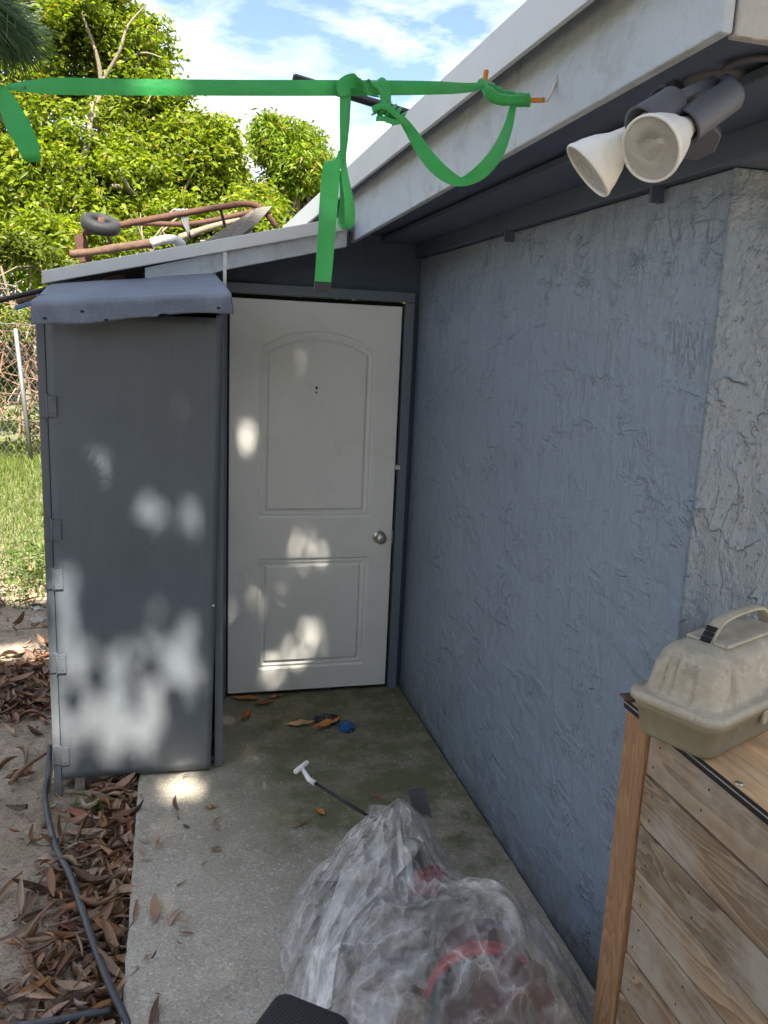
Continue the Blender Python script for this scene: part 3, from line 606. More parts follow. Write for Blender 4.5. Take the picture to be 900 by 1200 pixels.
r.ribbon([(S(536, 213, 1.572), (0, .3, 1), .012), (S(548, 211, 1.568), (-.5, 0, 1), .020), (S(566, 199, 1.58), (-.7, -.1, .8), .028), (S(583, 178, 1.61), (-.85, 0, .55), .027), (S(595, 150, 1.65), (-1, .2, .3), .019), (S(602, 122, 1.68), (-1, 0, .1), .013)], wS)
r.build('swag', M['strap'], strap, recalc=False)
r = MB()   # turns over the taut run, then the knot
r.ribbon([(S(404, 112, 1.60), (1, 0, .1), .022), (S(403, 100, 1.60), (1, 0, .2), .026), (S(415, 95, 1.602), (.8, 0, -.6), .026), (S(428, 103, 1.595), (.8, 0, -.6), .03), (S(440, 113, 1.605), (.8, 0, -.3), .024)], wS)
r.ribbon([(S(432, 104, 1.592), (1, 0, .4), .026), (S(440, 96, 1.588), (1, 0, .3), .027), (S(449, 101, 1.585), (1, 0, .1), .024), (S(452, 118, 1.58), (1, 0, 0), .020), (S(450, 130, 1.575), (1, 0, 0), .016)], wS)
r.build('overhand_turns', M['strap'], strap, recalc=False)
r = MB()
r.tube(catmull([S(441, 132, 1.578), S(449, 128, 1.575), S(460, 134, 1.575), S(470, 142, 1.58)], 5), [.006, .009, .009, .006], 9)
for a_, c_, hh in ((444, 127, 13), (450, 129, 15), (456, 132, 16), (462, 135, 15), (468, 139, 13)):
    pts = []
    for k in range(9):
        an = -2.6 + k * .68; cc = S(a_ + 3.5 * math.sin(an), c_ + 1 * math.sin(an), 1.577); pts.append((cc + Vector((math.sin(an) * .003, -math.cos(an) * .0115, math.sin(an) * hh * .0009)), (1, 0, .55), .0105))
    r.ribbon(pts, .01)
r.ribbon([(S(436, 128, 1.562), (.2, 0, 1), .010), (S(450, 124, 1.558), (.3, 0, 1), .011), (S(463, 133, 1.556), (.5, 0, 1), .010), (S(478, 148, 1.57), (.6, 0, 1), .012)], .01)
r.ribbon([(S(441, 139, 1.568), (.2, 0, 1), .009), (S(450, 139, 1.56), (.1, 0, 1), .009), (S(462, 143, 1.56), (.3, 0, 1), .010), (S(472, 141, 1.565), (-.2, 0, 1), .009)], .01)
0 and r.tube(catmull([S(440, 131, 1.575), S(447, 124, 1.57), S(455, 131, 1.567), S(466, 140, 1.57), S(476, 146, 1.58)], 5), [.006, .010, .011, .010, .006], 10)
r.build('knot', M['strap'], strap, recalc=False)
r = MB()
r.ribbon([(S(405, 106, 1.61), RT, .021), (S(404, 140, 1.61), RT, .019), (S(403, 165, 1.61), RT, .015), (S(402, 184, 1.605), (1, .3, 0), .013), (S(404, 205, 1.60), (1, .5, 0), .016), (S(409, 235, 1.60), (1, .4, 0), .021), (S(410, 258, 1.605), (1, .2, 0), .021), (S(405, 268, 1.615), RT, .014), (S(402, 262, 1.63), (1, -.3, 0), .02), (S(404, 230, 1.63), (1, -.3, 0), .018), (S(401, 200, 1.625), (1, -.3, 0), .014)], wS)
r.ribbon([(S(404, 183, 1.60), (.3, 0, 1), .012), (S(396, 184, 1.595), (.6, 0, 1), .022), (S(389, 195, 1.59), (1, 0, .4), .032), (S(386, 225, 1.59), (1, 0, .05), .034), (S(383, 270, 1.59), (1, 0, .02), .033), (S(380, 310, 1.588), RT, .032), (S(378, 334, 1.585), RT, .031)], wS)
r.build('hanging_tail', M['strap'], strap, recalc=False)
e0 = S(378, 336, 1.585); MB().box((e0.x - .0155, e0.y - .002, e0.z - .010), (e0.x + .0155, e0.y + .003, e0.z + .009)).build('end_stitching', M['blackplastic'], strap, bevel=.001)
r = MB()
r.tube(catmull([S(-6, 100), S(2, 106), S(8, 103)], 4), [.005, .009, .004], 8)
r.ribbon([(S(2, 104, 1.6), RT, .014), (S(9, 120, 1.6), (1, 0, .5), .030), (S(20, 145, 1.595), (1, .2, .5), .038), (S(31, 166, 1.59), (1, .2, .4), .036), (S(36, 182, 1.59), (1, .3, .2), .030), (S(38, 189, 1.6), (1, .3, 0), .022)], wS)
r.ribbon([(S(38, 189, 1.6), (1, .3, 0), .022), (S(30, 170, 1.61), (1, -.2, .2), .03), (S(14, 140, 1.615), (1, -.2, .4), .025), (S(4, 110, 1.61), RT, .01)], wS)
r.build('folded_end', M['strap'], strap, recalc=False)

# ------------------------------------------------------------------ floodlight
fl = thing('floodlight', 'twin-head outdoor floodlight with bare reflector bulbs under the eave corner', 'light', (.95, 1.38, 2.33))
MB().lathe(at(845, 95, Z=2.33), at(845, 95, Z=2.33) - Vector((0, 0, 1)), [(0, .07), (.006, .07), (.02, .055), (.03, .03), (.032, 0)], 32).build('canopy_plate', M['lampholder'], fl)
def U(px, py, d): return at(px, py, d=d)
def bulb(nk, fc, group_m):
    prof = [(-.03, .012), (0, .0125), (.015, .015), (.04, .023), (.062, .035), (.085, .0435), (.1, .0472), (.104, .0492), (.1085, .0498), (.111, .0488), (.1115, .0465), (.108, .0455), (.09, .040), (.065, .031), (.045, .019), (.044, .0)]
    L = (fc - nk).length; k = L / .11
    bl = MB().lathe(nk, fc, [(t * k, r_) for t, r_ in prof], 40).build('reflector_bulb', M['white'], fl, recalc=False)
    MB().lathe(nk, fc, [(.1075 * k, .0455), (.1095 * k, .042), (.111 * k, .030), (.1115 * k, .018), (.1105 * k, .0165), (.1105 * k, .0155), (.112 * k, .013), (.1125 * k, .0)], 40).build('lens', M['lens'], bl, recalc=False)
    MB().lathe(nk, fc, [(.05 * k, .012), (.085 * k, .012), (.09 * k, .007), (.091 * k, 0)], 20).build('inner_capsule', M['chrome'], bl, recalc=False)
    return bl
n1, c1 = U(812, 144, 1.50), U(762, 175, 1.40)
n2, c2 = U(744, 152, 1.46), U(688, 201, 1.435)
bulb(n1, c1, 0); bulb(n2, c2, 0)
def holder(nk, bk, back):
    ax = (nk - bk).normalized(); L = (nk - bk).length
    h_ = MB().lathe(bk, nk, [(0, 0), (0, .019), (.01, .025), (L, .027), (L + .004, .028), (L + .004, .0235), (L * .5, .021), (L * .5, 0)], 28).build('lamp_holder', M['lampholder'], fl, recalc=False)
    MB().tube([bk, back], .012, 10).build('swivel_arm', M['lampholder'], fl)
holder(U(806, 147, 1.48), U(862, 108, 1.54), U(850, 95, 1.6))
holder(U(752, 145, 1.43), U(792, 118, 1.50), U(835, 98, 1.6))
MB().lathe(U(790, 108, 1.64), U(772, 122, 1.58), [(0, .02), (.05, .024), (.052, .018), (.04, .014), (.04, 0)], 20).build('sensor_eye', M['blackplastic'], fl)
jb = MB().lathe(U(815, 160, 1.78), U(815, 160, 1.78) + Vector((-.2, -.4, -.6)), [(0, .045), (.012, .045), (.014, .042), (.014, 0)], 8, smooth=False)
jbo = tag(jb.build('junction_cover', M['lampholder'], loc=U(815, 160, 1.78)), 'flat gray electrical box cover on the soffit behind the floodlight', 'electrical box')
cv = [at(900, 68, Z=2.322), at(868, 72, Z=2.322), at(850, 80, Z=2.322)]
tag(MB().tube(catmull([at(960, 78, Z=2.322)] + cv, 6), .006, 8).build('electrical_cable', M['lampholder'], loc=cv[0]), 'gray painted cable along the soffit feeding the floodlight', 'cable')

# ------------------------------------------------------------------ wooden crate
cr = thing('wooden_crate', 'waist-high crate of reclaimed pallet boards with a plywood top by the house corner', 'crate', (1.35, 1.2, 0))
MB().box((1.028, 1.512, 0), (1.066, 1.6, 1.022)).build('corner_post', M['post'], cr, bevel=.004)
MB().box((1.60, 1.512, 0), (1.64, 1.6, 1.022)).build('corner_post', M['post'], cr, bevel=.004)
zt = 1.012; hs = [.118, .124, .112, .105, .12, .108, .115, .12, .1]
for i, hh in enumerate(hs):
    z1 = zt; z0 = zt - hh + .006; zt -= hh
    if z0 < 0: z0 = 0.01
    tl = .010 * math.sin(i * 2.1); x0 = 1.036 + .003 * math.sin(i * 5)
    for yy in ((1.47,) if i % 2 else (1.475, 1.30)):
        for zz in (z0 + .028, z1 - .03):
            MB().lathe((x0 - .0002, yy + .01 * math.sin(i * 7 + zz * 50), zz), (x0 - 1, yy, zz), [(0, .003), (.0006, .0028), (.0007, 0)], 8).build('nail_head', M['rust'], cr)
    MB().prism([(x0, 1.506, z0 - .0), (x0, 1.506, z1), (x0, .62, z1 + tl * .0), (x0, .62, z0)], (.02, 0, 0)).build('side_board', M['plank'], cr, bevel=.0025)
MB().box((1.062, 1.565, .01), (1.6, 1.585, 1.01)).build('back_panel', M['ply'], cr)
MB().box((1.064, .7, .01), (1.59, 1.5, .04)).build('base_panel', M['ply'], cr)
MB().box((1.03, .60, 1.026), (1.66, 1.612, 1.036)).build('top_panel', M['ply'], cr, bevel=.001)
ed = MB(); ed.box((1.026, .60, 1.0225), (1.0295, 1.61, 1.0355)); ed.box((1.0265, .6, 1.0145), (1.66, 1.61, 1.0225)); ed.build('dark_edge_strip', M['blackplastic'], cr)
MB().box((1.024, .6, 1.0275), (1.0258, 1.61, 1.030)).build('edge_veneer', M['grayplank'], cr)
MB().box((1.02, 1.585, 1.0365), (1.06, 1.625, 1.043)).build('corner_cap', M['driftwood'], cr, bevel=.003)
p = at(866, 918, Z=1.037); tk = MB().lathe(p, p + Vector((0, 0, 1)), [(-.0, .0085), (.0012, .008), (.0018, 0)], 12).build('bolt_head', M['chrome'], cr)

# ------------------------------------------------------------------ tackle box
tb = thing('tool_box', 'grimy tan plastic tool box with ribbed lid on top of the wooden crate', 'tool box', (1.03, 1.30, 1.037))
ang = math.atan2(.087, .192); TBM = Matrix.Translation((1.022, 1.283, 1.037)) @ Matrix.Rotation(ang, 4, 'Z')
LX, LY = .40, .185
def rr(x0, x1, y0, y1, r_, z, n=7):
    out = []
    for cx, cy, a0 in ((x1 - r_, y0 + r_, -90), (x1 - r_, y1 - r_, 0), (x0 + r_, y1 - r_, 90), (x0 + r_, y0 + r_, 180)):
        for k in range(n + 1):
            a = R(a0 + 90 * k / n); out.append((cx + r_ * math.cos(a), cy + r_ * math.sin(a), z))
    return out
def loft(rings, cap0=True, cap1=True, Mx=TBM, m=None):
    b_ = m or MB(); n_ = len(rings[0]); vs = [Mx @ Vector(p) for r_ in rings for p in r_]
    fs = [(i * n_ + k, i * n_ + (k + 1) % n_, (i + 1) * n_ + (k + 1) % n_, (i + 1) * n_ + k) for i in range(len(rings) - 1) for k in range(n_)]
    if cap0: fs.append(tuple(range(n_))[::-1])
    if cap1: fs.append(tuple((len(rings) - 1) * n_ + k for k in range(n_)))
    return b_.add(vs, fs, True)
def rrz(i, z, r_=.03): return rr(i, LX - i, i, LY - i, r_, z)
base = loft([rrz(.022, .0, .02), rrz(.012, .003, .025), rrz(.006, .012), rrz(.0, .062), rrz(-.004, .064), rrz(-.006, .075), rrz(-.006, .080)])
base.build('base_tray', M['tray'], tb)
# ribbed lid: rim flange then a dome whose end faces carry ribs
def lidring(ins, z, r_, ribs=0.):
    pts = rr(ins - .010, LX - ins + .010, ins - .010, LY - ins + .010, r_, z, 7) if 0 else None
    out = []; n_ = 240; x0, x1, y0, y1 = ins - .008, LX - ins + .008, ins - .008, LY - ins + .008
    Lp = 2 * ((x1 - x0) + (y1 - y0) - 4 * r_) + 2 * math.pi * r_
    for k in range(n_):
        d0 = Lp * k / n_; segs = [((x0 + r_, y0), (1, 0), x1 - x0 - 2 * r_), ('c', (x1 - r_, y0 + r_), -90), ((x1, y0 + r_), (0, 1), y1 - y0 - 2 * r_), ('c', (x1 - r_, y1 - r_), 0), ((x1 - r_, y1), (-1, 0), x1 - x0 - 2 * r_), ('c', (x0 + r_, y1 - r_), 90), ((x0, y1 - r_), (0, -1), y1 - y0 - 2 * r_), ('c', (x0 + r_, y0 + r_), 180)]
        for sg in segs:
            ln = math.pi * r_ / 2 if sg[0] == 'c' else sg[2]
            if d0 <= ln or sg is segs[-1]:
                if sg[0] == 'c':
                    a = R(sg[2]) + d0 / r_; x = sg[1][0] + r_ * math.cos(a); y = sg[1][1] + r_ * math.sin(a)
                else: x = sg[0][0] + sg[1][0] * d0; y = sg[0][1] + sg[1][1] * d0
                break
            d0 -= ln
        if ribs:
            # grooves on the short end
            if x < x0 + .012:
                t = (y - y0) / (y1 - y0)
                for gq in (.30, .44, .58, .72): 
                    x += ribs * math.exp(-((t - gq) / .018) ** 2)
            if y < y0 + .015 and x > .05:
                for gq in (.085, .30): x_ = (x - gq); y += ribs * 1.6 * math.exp(-(x_ / .005) ** 2)
        out.append((x, y, z))
    return out
lid = loft([lidring(.0, .080, .034), lidring(-.006, .082, .034), lidring(-.006, .094, .034), lidring(-.003, .099, .034), lidring(.002, .101, .034), lidring(.010, .102, .036), lidring(.0155, .108, .038, .004), lidring(.019, .130, .040, .006), lidring(.024, .162, .042, .006), lidring(.031, .184, .044, .004), lidring(.043, .199, .04, .0), lidring(.062, .207, .024), lidring(.083, .209, .012)])
lid.build('lid', M['tan'], tb, recalc=False)
MB().box((.10, .045, .207), (.33, .14, .216), TBM).build('lid_panel', M['tan'], tb, bevel=.006)
hd = MB(); hz = .186
pth = [TBM @ Vector(v) for v in ((.100, .0925, .206), (.122, .0925, .232), (.150, .0925, .249), (.22, .0925, .256), (.31, .0925, .250), (.35, .0925, .21))]
P_ = catmull(pth, 6)
W_ = (TBM.to_3x3() @ Vector((0, 1, 0)))
rib = MB(); rib.ribbon([(p_, W_, .026) for p_ in pth], .026, th=.009); rib.build('carry_handle', M['tan'], tb)
sl = MB()
for k in range(3):
    t0 = TBM @ Vector((.0985 + .0085 * k, .0925, .209 + .0101 * k)); d1 = (pth[1] - pth[0]).normalized(); nrm = d1.cross(W_).normalized(); nrm = -nrm if nrm.dot(TBM.to_3x3() @ Vector((1, 0, 0))) > 0 else nrm
    c_ = t0 + nrm * .001
    a_ = [c_ + W_ * .0115 + nrm * .0063, c_ - W_ * .0115 + nrm * .0063, c_ - W_ * .0115 + nrm * .0063 + d1 * .0112, c_ + W_ * .0115 + nrm * .0063 + d1 * .0112]
    sl.prism(a_, nrm * -.003)
sl.build('handle_slots', M['dark'], tb)
lt = MB(); lt.box((.215, -.014, .058), (.265, -.004, .112), TBM); lt.box((.222, -.02, .092), (.258, -.014, .108), TBM); lt.tube([TBM @ Vector((.215, -.012, .1)), TBM @ Vector((.265, -.012, .1))], .007, 10)
lt.build('latch', M['tan'], tb, bevel=.002)
MB().box((.18, -.011, .045), (.2, -.004, .075), TBM).build('latch_catch', M['tan'], tb, bevel=.002)

# ------------------------------------------------------------------ plastic bag with its contents
outl = [(.72, 2.60), (.84, 2.45), (.95, 2.26), (1.04, 2.08), (1.10, 1.9), (1.12, 1.68), (1.06, 1.48), (.85, 1.38), (.6, 1.38), (.4, 1.48), (.31, 1.7), (.30, 1.95), (.315, 2.2), (.36, 2.38), (.47, 2.53), (.6, 2.61)]
CX, CY = .72, 1.98
def outline(th):
    best = None
    for i in range(len(outl)):
        ax, ay = outl[i][0] - CX, outl[i][1] - CY; bx, by = outl[(i + 1) % len(outl)][0] - CX, outl[(i + 1) % len(outl)][1] - CY
        dx, dy = math.cos(th), math.sin(th); den = dx * (by - ay) - dy * (bx - ax)
        if abs(den) < 1e-9: continue
        t = (ax * (by - ay) - ay * (bx - ax)) / den; u = (ax * dy - ay * dx) / den
        if t > 0 and -1e-6 <= u <= 1 + 1e-6: best = t
    return best or .4
OT = [outline(2 * math.pi * k / 360) for k in range(361)]
OT = [(OT[(k - 3) % 360] + OT[(k - 1) % 360] + OT[k % 360] + OT[(k + 2) % 360] + OT[(k + 4) % 360]) / 5 for k in range(361)]
def ga(x, y, cx, cy, sx, sy): return math.exp(-((x - cx) / sx) ** 2 - ((y - cy) / sy) ** 2)
def FZ(x, y, fold=True):
    dx, dy = x - CX, y - CY; th = math.atan2(dy, dx) % (2 * math.pi); s_ = min(1, math.hypot(dx, dy) / OT[int(th / (2 * math.pi) * 360)])
    env = (1 - s_ ** 3.2) ** .75
    h_ = .17 + .23 * ga(x, y, .70, 2.29, .18, .15) + .22 * ga(x, y, .82, 1.74, .27, .30) + .07 * ga(x, y, .5, 1.8, .15, .2) + .10 * ga(x, y, .45, 2.2, .16, .2) - .04 * ga(x, y, .8, 2.15, .08, .1)
    z = h_ * env
    if fold:
        # gathers radiating from the tied top
        ax, ay = x - .655, y - 2.33; ra = math.hypot(ax, ay); ta = math.atan2(ay, ax)
        am = .013 * min(1, ra / .12)
        w1 = abs(math.sin(ta * 7 + 2.5 * mn.noise(Vector((x * 5, y * 5, 0))))) ; z += am * (1 - w1) * 2.2 * env
        w2 = mn.noise(Vector((x * 7, y * 9, 3))); z += .022 * (1 - min(1, abs(w2) * 4)) * env
        w3 = mn.noise(Vector((x * 17 + 3 * w2, y * 17, 7))); z += .004 * (1 - min(1, abs(w3) * 4)) * env
    return z + .003
bg = MB(); NT, NS = 260, 110
vs = [Vector((CX, CY, FZ(CX, CY)))]
for j in range(1, NS + 1):
    s_ = (j / NS) ** .9
    for k in range(NT):
        th = 2 * math.pi * k / NT; kk = th / (2 * math.pi) * 360; i0 = int(kk); o_ = OT[i0 % 360] + (OT[(i0 + 1) % 360] - OT[i0 % 360]) * (kk - i0)
        rr_ = o_ * s_ * (1 + (.03 * mn.noise(Vector((math.cos(th) * 6, math.sin(th) * 6, 1))) if s_ > .9 else 0)); x = CX + math.cos(th) * rr_; y = CY + math.sin(th) * rr_
        # bulge outward low down so that the side stands up
        vs.append(Vector((x, y, max(.003, FZ(x, y)) if j < NS else .004)))
fs = [(0, 1 + k, 1 + (k + 1) % NT) for k in range(NT)] + [(1 + (j - 1) * NT + k, 1 + j * NT + k, 1 + j * NT + (k + 1) % NT, 1 + (j - 1) * NT + (k + 1) % NT) for j in range(1, NS) for k in range(NT)]
bg.add(vs, fs, True)
bag = thing('plastic_bag', 'large crumpled clear plastic bag full of junk on the concrete', 'bag', (CX, CY, 0))
bg.build('bag_film', M['film'], bag, recalc=False)
def hit(px, py, up=.012):
    v = ray(px, py).normalized(); o = Vector((0, 0, H)); t = 1.2
    while t < 4:
        p_ = o + v * t
        if p_.z < FZ(p_.x, p_.y, False) + up: return p_
        t += .004
    return at(px, py, Z=.01)
# folded-over flap of the bag's mouth
eL = [(432, 944), (424, 965), (405, 1010), (388, 1055), (370, 1100), (356, 1150), (350, 1195)]; eM = [(475, 938), (466, 968), (446, 1005), (418, 1040), (395, 1085), (378, 1130), (370, 1190)]; eR = [(512, 962), (498, 984), (482, 1008), (456, 1036), (422, 1068), (398, 1110), (388, 1180)]
cl = [catmull([hit(*p_, up=u_) for p_ in e_], 8) for e_, u_ in ((eL, .01), (eM, .035), (eR, .014))]
def flap(u, v):
    i = v * (len(cl[0]) - 1); k = int(min(i, len(cl[0]) - 2)); f_ = i - k
    a_, m_, b_ = [c_[k].lerp(c_[k + 1], f_) for c_ in cl]
    p_ = a_ * (1 - u) ** 2 + m_ * 2 * u * (1 - u) + b_ * u * u
    p_.z += .006 * math.sin(u * 15 + v * 6) * (1 - abs(2 * u - 1)) + .008 * mn.noise(Vector((u * 7, v * 9, 2))); return p_
MB().grid(flap, 50, 90).build('folded_mouth', M['film2'], bag, recalc=False)
top = [hit(440, 945, .0), hit(470, 940, .0), hit(508, 958, .0)]
# contents
bx = Matrix.Translation((.47, 2.2, 0)) @ Matrix.Rotation(R(-12), 4, 'Z')
cb = MB().box((-.055, -.16, .004), (.13, .12, .13), bx)
tag(cb.build('box', M['blackplastic'], loc=(.47, 2.2, 0), bevel=.012, seg=3), 'black plastic box inside the bag at its back left', 'box')
rc = thing('bucket', 'dark bucket with a bright red rim lying inside the clear bag', 'bucket', (.88, 1.85, .0))
ba = Vector((.87, 1.95, .07)); bb = Vector((.79, 1.70, .12))
MB().lathe(ba, bb, [(0, 0), (0, .12), (.01, .13), (.20, .166)], 48).build('shell', M['redin'], rc, recalc=False)
MB().lathe(ba, bb, [(.20, .1665), (.235, .170), (.24, .176), (.268, .177), (.268, .165), (.24, .160)], 48).build('rim', M['red'], rc, recalc=False)
MB().lathe(ba, bb, [(.255, .1645), (.05, .135), (.012, .115), (.012, 0)], 40).build('lining', M['redin'], rc, recalc=False)
MB().grid(lambda u, v: ba + (bb - ba).normalized() * .23 + Vector((.145 * math.cos(u * 6.283) * v, -.02 * mn.noise(Vector((u * 9, v * 5, 1))) - .01, .145 * math.sin(u * 6.283) * v)), 40, 8).build('filling', M['redin'], rc, recalc=False)
def lump(c_, r_, m, name, label, cat, k=.35, fr=9):
    c_ = Vector(c_); g_ = MB().grid(lambda u, v: c_ + Vector((r_[0] * math.cos(u * 6.2832) * math.sin(v * 3.1416), r_[1] * math.sin(u * 6.2832) * math.sin(v * 3.1416), -r_[2] * math.cos(v * 3.1416))) * (1 + k * mn.noise(Vector((math.cos(u * 6.2832) * math.sin(v * 3.14), math.sin(u * 6.2832) * math.sin(v * 3.14), math.cos(v * 3.14))) * fr * .3 + c_)), 60, 36)
    return tag(g_.build(name, m, loc=c_, recalc=False), label, cat)
lump((.52, 1.78, .09), (.13, .15, .09), M['brownrag'], 'rag', 'crumpled brown and tan rag inside the bag, at the front', 'rag')
lump((.62, 2.08, .09), (.13, .1, .11), paint('gray_film_glare', (.30, .28, .27), .3, .5, 12, .006, 20, (.08, .06, .05), .7), 'film_glare_lump', 'added gray lump standing in for film glare mid bag', 'glare_lump')  # added lump whose gray stands in for glare on the film
lump((.80, 2.26, .12), (.06, .035, .05), M['red'], 'cloth', 'bright red cloth showing at the back of the bag', 'cloth')
lump((.84, 1.71, .16), (.105, .14, .12), M['redin'], 'sack', 'dark reddish brown sack at the wall side of the bag', 'sack')
lump((.78, 2.46, .06), (.07, .05, .06), M['blackplastic'], 'cloth', 'black and red scrap poking out behind the bag', 'cloth')
cp = [at(478, 925, Z=.22), at(497, 921, Z=.22), at(507, 955, Z=.2), at(488, 955, Z=.2)]
tag(MB().prism([cp[0], cp[1], at(507, 960, Z=.07), at(485, 960, Z=.07)], (0, .003, .0)).build('cardboard_flap', paint('gray_card', (.2, .19, .2), .5, .4, 12), loc=cp[0]), 'gray card flap standing up behind the bag', 'card')
# hand pump with white T handle
T0 = at(368, 917, Z=.40); T1 = at(423, 951, Z=.35); pump = thing('hand_pump', 'black rod with white T-shaped handle sticking out of the bag', 'hand pump', tuple(T1))
dr = (T0 - T1).normalized()
MB().tube([T1 - dr * .1, T0], .0055, 10).build('rod', M['blackplastic'], pump)
T2 = (at(344, 906, Z=.425) + at(362, 892, Z=.435)) / 2
MB().tube([T0 - dr * .004, T0 + dr * .02, T2], [.009, .009, .0065], 12).build('collar', M['white'], pump)
ta, tb_ = at(344, 906, Z=.425), at(362, 892, Z=.435); tm = (ta + tb_) / 2; T2 = T2; td = (tb_ - ta).normalized()
MB().tube([tm - td * .034, tm - td * .03, tm + td * .03, tm + td * .034], [.006, .0085, .0085, .006], 12).build('t_handle', M['white'], pump)
# perforated black case at the bottom
PM = Matrix.Translation((.262, 1.70, .025)) @ Matrix.Rotation(R(52), 4, 'Z')
pb = loft([rr(-.17 + i_, .03 - i_, -.16 + i_, .04 - i_, .03, z_) for i_, z_ in ((.012, .004), (.0, .016), (-.004, .21), (.0, .228), (.004, .235), (.012, .240), (.02, .241))], Mx=PM)
tag(pb.build('basket', M['perf'], loc=(.29, 1.62, 0)), 'black perforated plastic basket with rounded corner beside the clear bag', 'basket')

# ------------------------------------------------------------------ small things on the slab
def big_leaf(px, py, L, w_, yaw, label, name='leaf', m=None, Z=.0, curl=.5):
    c_ = at(px, py, Z=Z); ca, sa = math.cos(yaw), math.sin(yaw)
    def fn(u, v):
        x = (u - .5) * L; ww = w_ * math.sin(math.pi * min(.98, max(.02, u))) ** .8; y = (v - .5) * ww
        z = .004 + curl * abs(v - .5) ** 1.5 * ww * 1.4 + .12 * L * (u - .5) ** 2 * 4 * curl + .003 * math.sin(u * 14)
        return c_ + Vector((x * ca - y * sa, x * sa + y * ca, z))
    return tag(MB().grid(fn, 18, 8).build(name, m or M['litter'], loc=c_, recalc=False), label, 'leaf')
def leafmat(nm, c_): return paint(nm, c_, .65, .3, 30, .001, 80)
mo, mb_, mtan = leafmat('orange_leaf', (.42, .17, .05)), leafmat('brown_leaf', (.22, .09, .045)), leafmat('tan_leaf', (.46, .29, .14))
big_leaf(289, 842, .10, .045, 1.2, 'upright orange-brown leaf on the concrete near the door corner', m=mo, curl=1.2)
big_leaf(352, 850, .14, .05, .1, 'pale tan curled leaf left of the black and blue scraps', m=mtan)
big_leaf(383, 850, .17, .05, .5, 'dark orange curled leaf lying over the black scrap', m=mo, Z=.01)
big_leaf(247, 945 + 2, .05, .02, .3, 'tiny brown leaf in the sun patch before the cabinet', m=mo)
big_leaf(375, 953, .06, .03, 2., 'small orange leaf piece beside the pump rod', m=mo)
big_leaf(352, 968, .12, .008, .5, 'thin reddish brown pod left of the clear bag', m=mb_, name='seed_pod')
big_leaf(442, 935, .11, .02, 2.2, 'narrow curled brown leaf behind the bag top', m=mb_, Z=.02)
big_leaf(310, 825, .12, .035, .2, 'brown leaf under the left half of the door', m=mb_)
big_leaf(288, 820, .16, .04, -.2, 'long orange-brown leaf at the foot of the cabinet side', m=mo)
big_leaf(322, 818, .11, .03, .4, 'small brown leaf right of the pile below the door', m=mb_)
lump(at(383, 842, Z=.012), (.055, .04, .016), M['blackplastic'], 'plastic_scrap', 'black crumpled plastic scrap on the mossy concrete before the door', 'scrap', .6)
lump(at(406, 851, Z=.012), (.032, .045, .016), M['bluescrap'], 'plastic_scrap', 'blue crumpled plastic scrap next to the black one', 'scrap', .6)
# ------------------------------------------------------------------ litter, twigs, hoses
def litter(spots, n, seed):
    rg = np.random.default_rng(seed); U_, V_ = 7, 3; Vs = []; Fs = []; o_ = 0
    for i in range(n):
        x, y = spots(rg); L = rg.uniform(.055, .155) if rg.random() < .42 else rg.uniform(.015, .06); w_ = L * (rg.uniform(.16, .45) if rg.random() > .15 else .035); yaw = rg.uniform(0, 6.28); pit = rg.normal(0, .3); curl = rg.uniform(.2, 2.6); bend = rg.uniform(-1.2, 1.8)
        z = gz(x, y) + .004 + rg.uniform(0, .045) * (1 if rg.random() < .7 else .3)
        Mx = Matrix.Translation((x, y, z)) @ Matrix.Rotation(yaw, 4, 'Z') @ Matrix.Rotation(pit, 4, 'Y') @ Matrix.Rotation(rg.normal(0, .6), 4, 'X')
        for a in range(U_):
            u = a / (U_ - 1); ww = w_ * (math.sin(math.pi * (.03 + .94 * u)) ** .75)
            for b_ in range(V_):
                v = b_ - 1; Vs.append(tuple(Mx @ Vector(((u - .5) * L, v * ww / 2 * (1 - .25 * curl), abs(v) * ww * .35 * curl + bend * L * (u - .5) ** 2))))
        Fs += [(o_ + a * V_ + b_, o_ + a * V_ + b_ + 1, o_ + (a + 1) * V_ + b_ + 1, o_ + (a + 1) * V_ + b_) for a in range(U_ - 1) for b_ in range(V_ - 1)]; o_ += U_ * V_
    return np.array(Vs), np.array(Fs)
def sp1(rg):
    while True:
        y = rg.uniform(1.5, 3.5); x = -.155 - abs(rg.normal(0, .16)) if rg.random() < .75 else rg.uniform(-.62, -.15)
        lim = -.36 - .12 * math.sin(y * 3) - (.1 if y < 2.3 else 0)
        if x > lim or rg.random() < .06:
            if x > -1.0: return x, y
Va, Fa = litter(sp1, 1500, 3)
def sp2(rg):
    c = [(-.82, 4.55, .2, .14), (-.72, 4.2, .14, .12), (-.62, 4.75, .12, .1), (-.95, 4.25, .12, .1), (-1.3, 6.1, .5, .5), (-.9, 5.5, .6, .5)][rg.choice(6, p=[.32, .2, .16, .14, .09, .09])]
    return c[0] + rg.normal(0, c[2]), c[1] + rg.normal(0, c[3])
Vb, Fb = litter(sp2, 1100, 4)
def sp4(rg): return -.13 + abs(rg.normal(0, .12)), rg.uniform(1.6, 3.9)
def sp3(rg): return rg.uniform(-1.2, -.2), rg.uniform(1.4, 5)
Vc, Fc_ = litter(sp3, 220, 5)
V = np.concatenate([Va, Vb, Vc]); Fq = np.concatenate([Fa, Fb + len(Va), Fc_ + len(Va) + len(Vb)])
Vd, Fd = litter(sp4, 90, 6); Vd[:, 2] = Vd[:, 2] * .35 + .028; m_ = (Vd.reshape(-1, 21, 3)[:, :, 0].max(1) - Vd.reshape(-1, 21, 3)[:, :, 0].min(1)) < .055; m_ = np.repeat(m_, 12); Fq = np.concatenate([Fq, Fd[m_] + len(V)]); V = np.concatenate([V, Vd])
